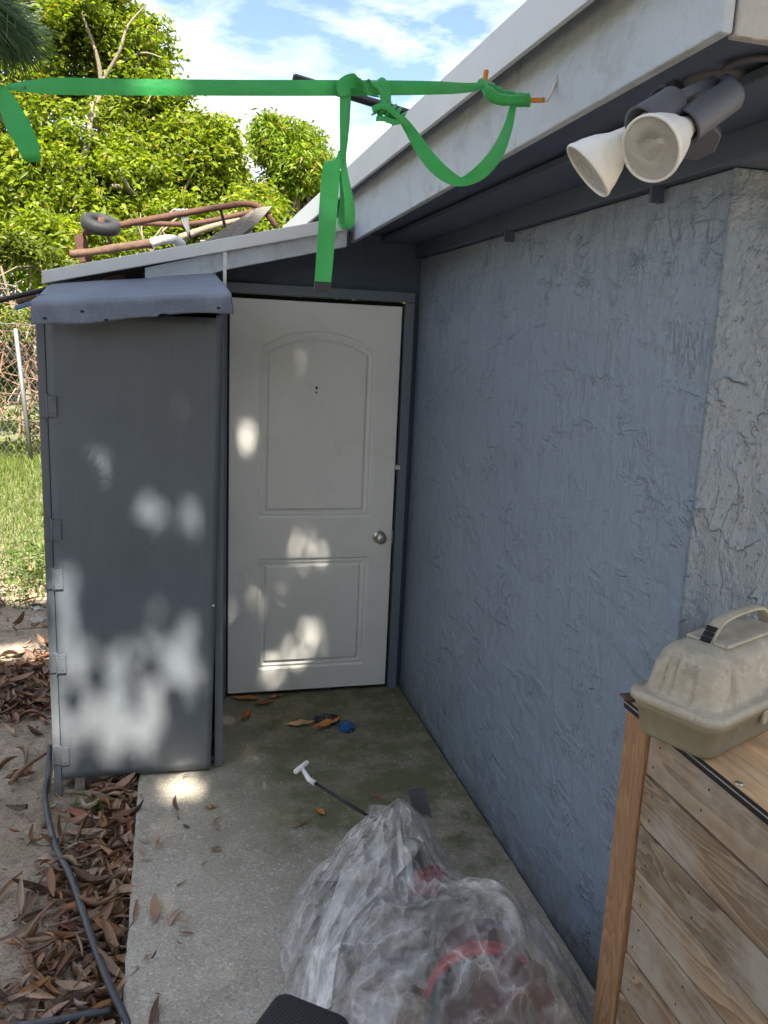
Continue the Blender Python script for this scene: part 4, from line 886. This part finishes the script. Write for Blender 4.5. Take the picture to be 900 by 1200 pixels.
lf = rawmesh('fallen_leaves', V, Fq, M['litter'], smooth=True); tag(lf, 'dry brown leaf litter between the slab and the bare soil', 'leaf litter', kind='stuff')

stick('hose', 'black hose running down beside the slab from the cabinet foot', 'hose', [at(62, 880, Z=.0) + Vector((-.02, .05, 0)), at(57, 905, Z=-.05), at(53, 935, Z=-.05), at(63, 985, Z=-.03), at(84, 1030, Z=-.005), at(101, 1080, Z=.0), at(115, 1120, Z=.0), at(131, 1160, Z=.0), at(152, 1205, Z=-.01), at(180, 1280, Z=-.04)], .0115, M['tube'], n=8)
stick('pipe', 'black pipe crossing under the hose at the bottom edge of the photo', 'pipe', [at(-10, 1206, Z=-.05), at(60, 1197, Z=-.02), at(130, 1183, Z=-.015)], .011, M['tube'])
stick('cable', 'thin gray cable looping out from under the cabinet', 'cable', [at(162, 916, Z=-.02), at(145, 928, Z=-.03), at(115, 938, Z=-.035), at(85, 943, Z=-.05), at(66, 940, Z=-.05)], .004, M['galv'], n=8)
tw = [((12, 918), (28, 900), (58, 880), .012, 'thick gray-brown stick on the soil left of the cabinet'), ((60, 1085), (100, 1072), (155, 1043), .005, 'long thin bent stick across the leaves by the slab'), ((28, 1100), (45, 1075), (66, 1055), .008, 'dark bark strip left of the hose on the leaves'), ((70, 1010), (100, 1003), (135, 985), .005, 'brown twig over the litter above the hose bend'), ((30, 1103), (70, 1098), (100, 1092), .009, 'wide brown bark strip lying over the hose'), ((18, 738), (35, 736), (55, 735), .006, 'thin brown stick near the weeds on bare soil'), ((66, 930), (80, 950), (64, 1005), .003, 'pale curved twig hanging by the cabinet leg')]
for a, b_, c_, r_, lb in tw: stick('twig', lb, 'twig', [at(*a, Z=-.035), at(*b_, Z=-.02), at(*c_, Z=-.03)], [r_, r_ * .6], M['twig'])
rk = at(45, 728, Z=-.05); lump(rk, (.06, .04, .03), M['stone'] if 0 else paint('pale_stone', (.36, .33, .28), .9, .2, 10, .004, 30), 'stone', 'flat pale stone on bare soil left of the cabinet', 'stone', .3)
pp = at(44, 712, Z=-.04); lump(pp, (.03, .04, .012), M['white'], 'paper_scrap', 'small crumpled white paper scrap above the flat stone', 'scrap', .7)

# ------------------------------------------------------------------ small plants
def plant(name, label, c_, n, sp, L, w_, m, st=True):
    c_ = Vector(c_); t = thing(name, label, 'plant', c_)
    P = np.array(c_) + rng.normal(size=(n, 3)) * np.array(sp) ; P[:, 2] = c_.z + np.abs(P[:, 2] - c_.z)
    Vq, Fq_ = leaf_arrays(P, L, w_, .5); rawmesh('foliage', Vq, Fq_, m, t)
    b_ = MB()
    for k in range(7): 
        q_ = P[rng.integers(n)]; b_.tube([c_, Vector(q_)], [.003, .0015], 5)
    b_.build('stem', m, t)
s0 = at(105, 950, Z=-.05); plant('seedling', 'small green seedling sprouting from the leaves before the cabinet', s0, 13, (.035, .03, .03), .075, .035, M['weed'])
s0 = at(38, 690, Z=-.05); plant('weed', 'low dark green weed clump at the lawn edge by the cabinet', s0, 900, (.16, .25, .16), .05, .018, M['weed'])
s0 = at(8, 660, Z=-.05); plant('weed', 'smaller weed clump at the left border of the lawn edge', s0, 350, (.2, .25, .08), .045, .016, M['weed'])
# grass
n = 52000; gx = rng.uniform(-4.2, -.5, n); gy = 5.75 + 4.6 * rng.random(n) ** .9; keep = rng.random(n) < np.clip((gy - 5.9 + .5 * np.sin(gx * 5)) * 1.1, .03, 1); gx, gy = gx[keep], gy[keep]; n = len(gx)
gzv = np.array([gz(a, b_) for a, b_ in zip(gx, gy)]); hL = rng.uniform(.03, .1, n); yw = rng.uniform(0, 6.28, n); ln = rng.normal(0, .5, (n, 2)) * hL[:, None]
w_ = .0045; base1 = np.stack([gx - np.cos(yw) * w_, gy - np.sin(yw) * w_, gzv - .01], 1); base2 = np.stack([gx + np.cos(yw) * w_, gy + np.sin(yw) * w_, gzv - .01], 1); tip = np.stack([gx + ln[:, 0], gy + ln[:, 1], gzv + hL], 1)
V = np.stack([base1, base2, tip], 1).reshape(-1, 3); go = rawmesh('grass', V, np.arange(3 * n).reshape(-1, 3), M['grass']); tag(go, 'sunlit green lawn grass behind the cabinet', 'grass', kind='stuff')

# ------------------------------------------------------------------ fence
fe = thing('chain_link_fence', 'galvanised chain-link fence overgrown with dry vines beyond the lawn', 'fence', (-2, 9, .47))
fm = MB(); FY = 9.0; zb, zt_ = .46, 1.84; stp = .075
V = []; Fq_ = []
def wire(a, b_, r_=.0021):
    a = np.array(a); b_ = np.array(b_); d0 = b_ - a; d0 = d0 / np.linalg.norm(d0); u = np.cross(d0, [0, 1, 0]); u /= np.linalg.norm(u); w0 = np.cross(d0, u); o_ = len(V)
    for p_ in (a, b_):
        for k in range(3):
            t = k * 2.094; V.append(p_ + (u * math.cos(t) + w0 * math.sin(t)) * r_)
    for k in range(3): Fq_.append((o_ + k, o_ + (k + 1) % 3, o_ + 3 + (k + 1) % 3, o_ + 3 + k))
x = -6.5
while x < 0:
    hgt = zt_ - zb
    wire((x, FY, zb), (x + hgt * .62, FY, zt_)); wire((x, FY + .003, zt_), (x + hgt * .62, FY + .003, zb)); x += stp
rawmesh('mesh', np.array(V), np.array(Fq_), M['galv'], fe)
for px, py in ((27, 460),):
    a = at(18, 385, Y=8.97); b_ = at(37, 545, Y=8.97); MB().tube([b_, a], .021, 10).build('fence_post', M['galv'], fe)
for xx in (-3.9, -5.9): MB().tube([(xx, 8.97, .4), (xx, 8.97, 1.87)], .024, 10).build('fence_post', M['galv'], fe)
for px in (41, 52):
    a = at(px, 395, Y=9.3); b_ = at(px + 1, 440 if px == 41 else 560, Y=9.3); MB().tube([b_, a], .008, 6).build('stake', M['whitemetal'], fe)
MB().tube([(-6.5, 8.98, 1.84), (0, 8.98, 1.84)], .004, 8).build('tension_wire', M['galv'], fe)
vn = thing('vine', 'tangled brown vine with sparse green leaves climbing over the chain-link fence', 'vine', (-2, 9.1, .47))
vb = MB()
for k in range(120):
    x0 = rng.uniform(-4, -.6); x1 = x0 + rng.normal(0, .5); pts = []
    z0 = rng.uniform(.5, 1.5); z1 = z0 + rng.uniform(.2, 1.)
    for t in np.linspace(0, 1, 6): pts.append((x0 + (x1 - x0) * t + rng.normal(0, .09), 9.1 + rng.uniform(-.08, .3), min(2.1, z0 + (z1 - z0) * t + .2 * math.sin(t * 3.1) + rng.normal(0, .05))))
    vb.tube(catmull(pts, 3), [.009, .004], 5, cap=False)
vb.build('stem', M['vinebark'], vn, recalc=False)
P = np.stack([rng.uniform(-4, -.4, 6500), 9.15 + rng.uniform(-.15, .35, 6500), .5 + 1.5 * rng.random(6500) ** 1.0], 1)
P = P[[mn.noise(Vector((p_[0] * 3, 0, p_[2] * 3))) > .05 - (.35 if p_[2] > 1.75 else 0) - (.2 if p_[2] < .9 else 0) for p_ in P]]
Vq, Fq_ = leaf_arrays(P, .06, .04, .4, .2); rawmesh('foliage', Vq, Fq_, M['leafH'], vn)

# ------------------------------------------------------------------ trees
def lobes_to_leaves(lobes, m, L, w_, gap=.0, fs=1.1, seed=0, droop=.1, up=.5):
    Ps = []
    for (c_, rad, n_) in lobes:
        ncl = max(8, n_ // 8); d0 = rng.normal(size=(ncl, 3)); d0 /= np.linalg.norm(d0, axis=1)[:, None]
        rr0 = rng.random(ncl) ** .5; cc = np.array(c_) + d0 * rr0[:, None] * np.array(rad)
        cc = cc[[mn.noise(Vector(tuple(q_ * fs)) + Vector((seed, 0, 0))) > gap for q_ in cc]]
        if len(cc) == 0: continue
        per = 30
        P = np.repeat(cc, per, 0); o_ = rng.normal(size=(len(P), 3)); o_ /= np.linalg.norm(o_, axis=1)[:, None]
        P = P + o_ * (rng.random(len(P)) ** .5)[:, None] * L * 1.9 * np.array([1, 1, .75]); Ps.append(P)
    P = np.concatenate(Ps); return leaf_arrays(P, L, w_, up, droop), P
def tree(name, label, base_, lobes, m, L, w_, tr=.16, gap=-.12, cat='tree', seed=0, limbs=None, bark='bark', group=None, droop=.1):
    base_ = Vector(base_); t = thing(name, label, cat, base_, group)
    (Vq, Fq_), P = lobes_to_leaves(lobes, m, L, w_, gap, seed=seed, droop=droop); rawmesh('crown', Vq, Fq_, m, t)
    b_ = MB(); fork = base_ + Vector((.1, 0, max(.8, (lobes[0][0][2] - base_.z) * .45)))
    b_.tube(catmull([base_ - Vector((0, 0, .1)), base_ + (fork - base_) * .5 + Vector((.08, 0, 0)), fork], 5), [tr, tr * .7], 12)
    for (c_, rad, n_) in lobes:
        c_ = Vector(c_)
        for k in range(3):
            e_ = c_ + Vector(tuple(rng.normal(size=3))) .normalized() * min(rad) * .75; md = fork.lerp(e_, .5) + Vector(tuple(rng.normal(size=3))) * .22
            pts = catmull([fork, fork.lerp(md, .5) + Vector(tuple(rng.normal(size=3))) * .1, md, e_], 4); b_.tube(pts, [tr * .5, .014], 7, cap=False)
            for j in range(5):
                s_ = pts[int(len(pts) * rng.uniform(.45, .98))]; e2 = s_ + Vector(tuple(rng.normal(size=3))).normalized() * rng.uniform(.3, .8); b_.tube([s_, s_.lerp(e2, .5) + Vector((0, 0, .06)), e2], [.016, .005], 5, cap=False)
    for l_ in (limbs or []): b_.tube(catmull(l_[0], 4), l_[1], 8, cap=False)
    b_.build('trunk', M[bark], t, recalc=False); return t
def lb(px, py, Y, rpx, n_, ry=None):
    c_ = at(px, py, Y=Y); r_ = rpx / F * Y; return (tuple(c_), (r_, ry or r_, r_ * .9), n_)
Yt = 15.
bigL = [lb(60, 150, Yt, 90, 4300), lb(-40, 130, Yt, 110, 3000), lb(150, 60, Yt + .3, 52, 1500), lb(90, 40, Yt, 75, 2300), lb(0, 30, Yt, 80, 1800), lb(185, 165, Yt, 62, 2600), lb(240, 190, Yt - .3, 52, 2200), lb(200, 235, Yt - .6, 70, 2900), lb(120, 235, Yt - .8, 80, 3600), lb(30, 230, Yt - .8, 80, 3000), lb(175, 105, Yt, 40, 600), lb(270, 215, Yt - .3, 45, 1500), lb(160, 28, Yt, 40, 500)]
limbs = [([at(75, 255, Y=14.2), at(80, 225, Y=14.0), at(92, 200, Y=13.8), at(102, 170, Y=13.9), at(108, 120, Y=14.2)], [.075, .035]),
         ([at(165, 245, Y=13.9), at(150, 222, Y=13.5), at(130, 218, Y=13.3)], [.05, .03]), ([at(165, 235, Y=13.8), at(152, 222, Y=13.4), at(145, 210, Y=13.3), at(135, 198, Y=13.3)], [.03, .02]),
         ([at(110, 150, Y=14.6), at(118, 100, Y=14.6), at(112, 60, Y=14.5), at(95, 15, Y=14.5)], [.05, .018]), ([at(118, 100, Y=14.6), at(140, 60, Y=14.4), at(150, 30, Y=14.4), at(172, 5, Y=14.4)], [.035, .01]), ([at(130, 80, Y=14.6), at(165, 62, Y=14.5), at(190, 68, Y=14.4)], [.022, .008])]
tree('broadleaf_tree', 'tall yellow-green tree with bare gray limbs behind the cabinet', at(90, 320, Y=Yt).xy.to_3d() + Vector((0, 0, .45)), bigL, M['leafY'], .115, .058, .2, -.22, limbs=limbs)
Yr = 17.
rt = [lb(340, 180, Yr, 38, 2600), lb(318, 160, Yr, 24, 900), lb(350, 225, Yr, 34, 2200), lb(315, 225, Yr, 42, 2600), lb(355, 195, Yr - .5, 28, 1500), lb(375, 225, Yr, 16, 500), lb(290, 255, Yr - .5, 40, 1700), lb(340, 260, Yr, 36, 1500)]
tree('mango_tree', 'rounded green tree with drooping leaves right of the taller one', at(340, 320, Y=Yr).xy.to_3d() + Vector((0, 0, .45)), rt, M['leafG'], .15, .045, .17, -.2, droop=.6)
Yh = 11.
hd = [lb(30, 320, Yh, 42, 3000), lb(-30, 320, Yh, 50, 2200), lb(60, 335, Yh, 38, 1900), lb(10, 360, Yh, 42, 1800), lb(60, 400, Yh + .6, 40, 800), lb(0, 430, Yh + .6, 50, 900)]
tree('shrub', 'pale green leafy shrub rising over the chain-link fence', at(20, 500, Y=Yh).xy.to_3d() + Vector((0, 0, .45)), hd, M['leafH'], .085, .04, .06, -.15, 'shrub', group=None)
h2 = [lb(130, 300, 12.5, 55, 2800), lb(210, 290, 12.5, 60, 2600), lb(290, 290, 12.5, 60, 2400), lb(60, 290, 12.8, 45, 1500), lb(150, 350, 12.5, 80, 1500), lb(250, 350, 12.5, 80, 1400)]
tree('shrub', 'bright yellow-green shrub showing just above the lean-to roof', at(180, 500, Y=12.5).xy.to_3d() + Vector((0, 0, .45)), h2, M['leafY'], .12, .055, .07, -.1, 'shrub')
wd = [(( -9 + 3.2 * k, 24 + 1.5 * math.sin(k * 3), 3.0), (2.6, 2.2, 3.2), 1600) for k in range(9)]
for k, l_ in enumerate(wd[:4]):
    pass
(Vq, Fq_), P = lobes_to_leaves(wd, M['leafG'], .26, .14, -.2); wo = rawmesh('distant_trees', Vq, Fq_, M['leafG']); tag(wo, 'dense green tree mass far behind the garden', 'woods', kind='stuff')
hg = []
for k in range(9): hg.append(((-14 + 3 * k, -10 + .8 * math.sin(k * 2), 1.9), (2.1, 1.6, 2.6 + .5 * math.sin(k * 5)), 900))
for k in range(5): hg.append(((-11 + .6 * math.sin(k * 3), -7 + 3 * k, 1.9), (1.6, 2.1, 2.5 + .4 * math.sin(k * 4)), 900))
hgt_ = thing('added_hedge', 'unseen green hedge added behind the viewer to block low sky light', 'hedge', (-6, -8, -.08))  # added out of view to darken the light from the low horizon
(Vq, Fq_), P = lobes_to_leaves(hg, M['leafG'], .30, .17, -.5, seed=4); rawmesh('foliage', Vq, Fq_, M['leafG'], hgt_)
b_ = MB()
for c_, rad, n_ in hg: b_.tube([(c_[0], c_[1], -.1), (c_[0] + .1, c_[1], 1.5), (c_[0], c_[1] + .2, 3)], [.08, .03], 7)
b_.build('stem', M['bark'], hgt_)
# pine bough top left: the pine stands left of the picture, the strap is tied round its trunk
pt = at(-330, 100, Y=1.67); pb_ = Vector((pt.x - .05, 1.67, 0)); pine = thing('pine_tree', 'dark green pine bough with long needles hanging in the top left corner', 'tree', pb_ + Vector((0, 0, -.1)))
b_ = MB(); b_.tube([pb_ - Vector((0, 0, .1)), pb_ + Vector((.02, .02, 1.5)), pb_ + Vector((0, .05, 5))], [.09, .07, .04], 14)
bo = [pb_ + Vector((0, .05, 2.9)), at(-120, -60, Y=2.1), at(-15, 0, Y=2.3), at(8, 22, Y=2.35)]; bp = catmull(bo, 10); b_.tube(bp, [.02, .006], 8)
b_.build('trunk', M['bark'], pine)
Vn = []; Fn = []
for i in range(2600):
    t = rng.random() ** .7; p_ = bp[int((len(bp) - 1) * t)]; tg = (bp[-1] - bp[-8]).normalized(); d0 = (tg * 1.0 + Vector(tuple(rng.normal(size=3))) * .55).normalized(); d0.z -= .25; L = rng.uniform(.06, .12); s0_ = d0.cross(Vector((0, -1, .3))).normalized() * .0013; p_ = p_ + Vector(tuple(rng.normal(size=3))) * .012
    o_ = len(Vn); Vn += [p_ - s0_, p_ + s0_, p_ + d0 * L + s0_ * .5, p_ + d0 * L - s0_ * .5]; Fn.append((o_, o_ + 1, o_ + 2, o_ + 3))
rawmesh('needles', np.array([tuple(v) for v in Vn]), np.array(Fn), M['leafP'], pine)

# ------------------------------------------------------------------ sun and the tree that shades the yard
EL = R(53); AZ = R(-2.0)                     # towards the sun: behind the camera
Sd = Vector((math.sin(AZ) * math.cos(EL), -math.cos(AZ) * math.cos(EL), math.sin(EL)))
su = Vector((1, 0, 0)); su = (su - Sd * su.dot(Sd)).normalized(); sv = Sd.cross(su); sv = -sv if sv.y < 0 else sv
def uv(p_): p_ = Vector(p_); return p_.dot(su), p_.dot(sv)
gaps = []
def gp(px, py, r_, Y=None, Z=None, X=None, e=.04): u, v = uv(at(px, py, X=X, Y=Y, Z=Z)); gaps.append((u, v, r_, e))
for px, py, r_ in ((95, 790, .07), (85, 850, .06), (120, 830, .06), (150, 800, .08), (185, 790, .09), (215, 760, .07), (225, 790, .06), (185, 740, .05), (160, 850, .07), (135, 870, .05), (170, 865, .05), (200, 800, .04), (130, 795, .05), (75, 820, .05), (75, 690, .045), (85, 720, .04), (183, 608, .036), (222, 607, .022), (170, 600, .02), (112, 545, .03), (75, 750, .04), (180, 838, .05)): gp(px, py, r_ * .72, Y=3.32)
for px, py, r_ in ((437, 707, .026), (365, 742, .026), (343, 764, .022), (382, 768, .022), (352, 640, .02), (290, 512, .014), (318, 782, .02), (362, 768, .018), (400, 690, .01), (405, 740, .012), (300, 700, .012), (330, 690, .01), (375, 655, .012)): gp(px, py, r_, Y=4.03, e=.13)
for px, py, r_ in ((215, 925, .06), (215, 940, .05), (30, 762, .13), (5, 765, .1), (-30, 765, .1), (75, 905, .05), (60, 770, .06)): gp(px, py, r_ * .85, Z=-.05, e=.16)
# crown: leaves hung 10-13 m up-sun, kept where they shade the yard
Tc = 8.5; n = 200000
uu = rng.uniform(-4.6, 3.4, n); vv = rng.uniform(-1.4, 5.1, n); tt = Tc + rng.normal(0, 1.1, n)
keep = np.ones(n, bool)
edge = vv < 4.85 + .2 * np.sin(uu * 2.3) + .1 * np.sin(uu * 7)
keep &= edge
for (a, b_, r_, e_) in gaps: keep &= ~((((uu - a) ** 2 + (vv - b_) ** 2) < (r_ * (1.25 if r_ > .042 else 1.) + .032) ** 2) & (rng.random(n) > e_))
blobs = [(*uv(at(px, py, Y=3.32)), r_) for px, py, r_ in ((122, 742, .05), (105, 700, .05), (240, 850, .09), (205, 720, .03), (115, 805, .022), (200, 835, .02), (160, 825, .018), (250, 740, .05))]
rb = np.random.default_rng(21)
blobs += [(*uv(at(rb.uniform(70, 240), rb.uniform(700, 890), Y=3.32)), rb.uniform(.018, .034)) for _ in range(13)]
for (a, b_, r_) in blobs: keep |= edge & (((uu - a) ** 2 + (vv - b_) ** 2) < r_ ** 2)
uu, vv, tt = uu[keep], vv[keep], tt[keep]
Pn = np.outer(uu, np.array(su)) + np.outer(vv, np.array(sv)) + np.outer(tt, np.array(Sd))
d1 = rng.normal(size=(len(Pn), 3)) * np.array([1, 1, .35]); d1 /= np.linalg.norm(d1, axis=1)[:, None]; q1 = np.array(Sd) + rng.normal(size=(len(Pn), 3)) * .25; s1 = np.cross(d1, q1); s1 /= np.linalg.norm(s1, axis=1)[:, None]
L1 = .10 * rng.uniform(.7, 1.2, len(Pn))[:, None]; W1 = L1 * .45
V = np.stack([Pn - d1 * L1 / 2, Pn + s1 * W1 / 2, Pn + d1 * L1 / 2, Pn - s1 * W1 / 2], 1).reshape(-1, 3); i4 = np.arange(len(Pn))[:, None] * 4
c_ = Vector(tuple(Pn.mean(0))); gb = Vector((c_.x - 3.2, c_.y - 1., -.1))
st_ = thing('shade_tree', 'large leafy tree behind the viewer whose crown dapples the yard', 'tree', gb)
rawmesh('crown', V, i4 + np.array([[0, 1, 2, 3]]), M['leafS'], st_)
b_ = MB(); b_.tube(catmull([gb, gb + Vector((.2, .2, 4)), c_ + Vector((-1.8, -.4, -2))], 5), [.3, .18], 12)
for k in range(9):
    e_ = Vector(tuple(Pn[rng.integers(len(Pn))])) + Sd * .5; s_ = c_ + Vector((-1.8, -.4, -2)); b_.tube(catmull([s_, s_.lerp(e_, .5) + Sd * .5, e_], 5), [.06, .012], 6, cap=False)
b_.build('trunk', M['bark'], st_)

sun = bpy.data.lights.new('sun', 'SUN'); sun.energy = 4.1; sun.angle = R(.5); sun.color = (1, .92, .79)
so_ = bpy.data.objects.new('sun', sun); C.objects.link(so_); so_.rotation_euler = Sd.to_track_quat('Z', 'Y').to_euler()

# ------------------------------------------------------------------ sky
wd_ = bpy.data.worlds.new('World'); bpy.context.scene.world = wd_; wd_.use_nodes = True; nt = wd_.node_tree; bgn = nt.nodes['Background']
sk = nd(nt, 'ShaderNodeTexSky', sky_type='NISHITA', sun_disc=False); sk.sun_elevation = EL; sk.sun_rotation = math.atan2(Sd.x, Sd.y) ; sk.air_density = 1.; sk.dust_density = 1.5
tc = nd(nt, 'ShaderNodeTexCoord'); mp = nd(nt, 'ShaderNodeMapping'); mp.inputs['Rotation'].default_value = (0, R(-28), R(10)); mp.inputs['Scale'].default_value = (2.0, 2.0, 5.5); lk(nt, tc.outputs['Generated'], mp.inputs['Vector'])
n1_ = noise(nt, mp.outputs[0], 2.2, 8, .58, .35)
sz = nd(nt, 'ShaderNodeSeparateXYZ'); lk(nt, tc.outputs['Generated'], sz.inputs[0])
hz_ = ramp(nt, sz.outputs[2], [(.0, .22), (.25, .13), (.38, -.03), (.5, -.02), (1., .05)])
cf = ramp(nt, math_(nt, 'ADD', n1_, hz_), [(.49, .0), (.68, .92)])
n2_ = noise(nt, mp.outputs[0], 5.5, 7, .6, .3)
cc_ = ramp(nt, n2_, [(.3, (4.9, 5.2, 6.0)), (.62, (7.2, 7.2, 7.4))])
dt = nd(nt, 'ShaderNodeVectorMath', operation='DOT_PRODUCT'); lk(nt, tc.outputs['Generated'], dt.inputs[0]); dt.inputs[1].default_value = tuple(Sd)
glow = ramp(nt, dt.outputs['Value'], [(.0, .5), (.5, .65), (1., 1.)]); cc_ = mix(nt, 1., cc_, mix(nt, 1., glow, (2., 2., 2.), 'MULTIPLY'), 'MULTIPLY')
mx = mix(nt, cf, sk.outputs[0], cc_); lk(nt, mx, bgn.inputs['Color']); bgn.inputs['Strength'].default_value = .060

cam = bpy.data.cameras.new('camera'); co = bpy.data.objects.new('camera', cam); C.objects.link(co)
zc = -(Xv * 0 + Vector((0, 0, 1)))           # camera axes in world: right, up, back
right = Vector((Xv.x, Dv.x, -Vv.x)); down = Vector((Xv.y, Dv.y, -Vv.y)); fwd = Vector((Xv.z, Dv.z, -Vv.z))
Mw = Matrix((( right.x, -down.x, -fwd.x, 0), (right.y, -down.y, -fwd.y, 0), (right.z, -down.z, -fwd.z, H), (0, 0, 0, 1)))
co.matrix_world = Mw; cam.sensor_fit = 'VERTICAL'; cam.sensor_height = 36; cam.lens = F / 1200 * 36; cam.clip_start = .02; cam.clip_end = 600
sc_ = bpy.context.scene; sc_.camera = co
sc_.view_settings.view_transform = 'Standard'; sc_.view_settings.look = 'None'; sc_.view_settings.gamma = 1; sc_.view_settings.exposure = 2.22
sc_.cycles.use_denoising = True; sc_.cycles.transparent_max_bounces = 12; sc_.cycles.max_bounces = 8
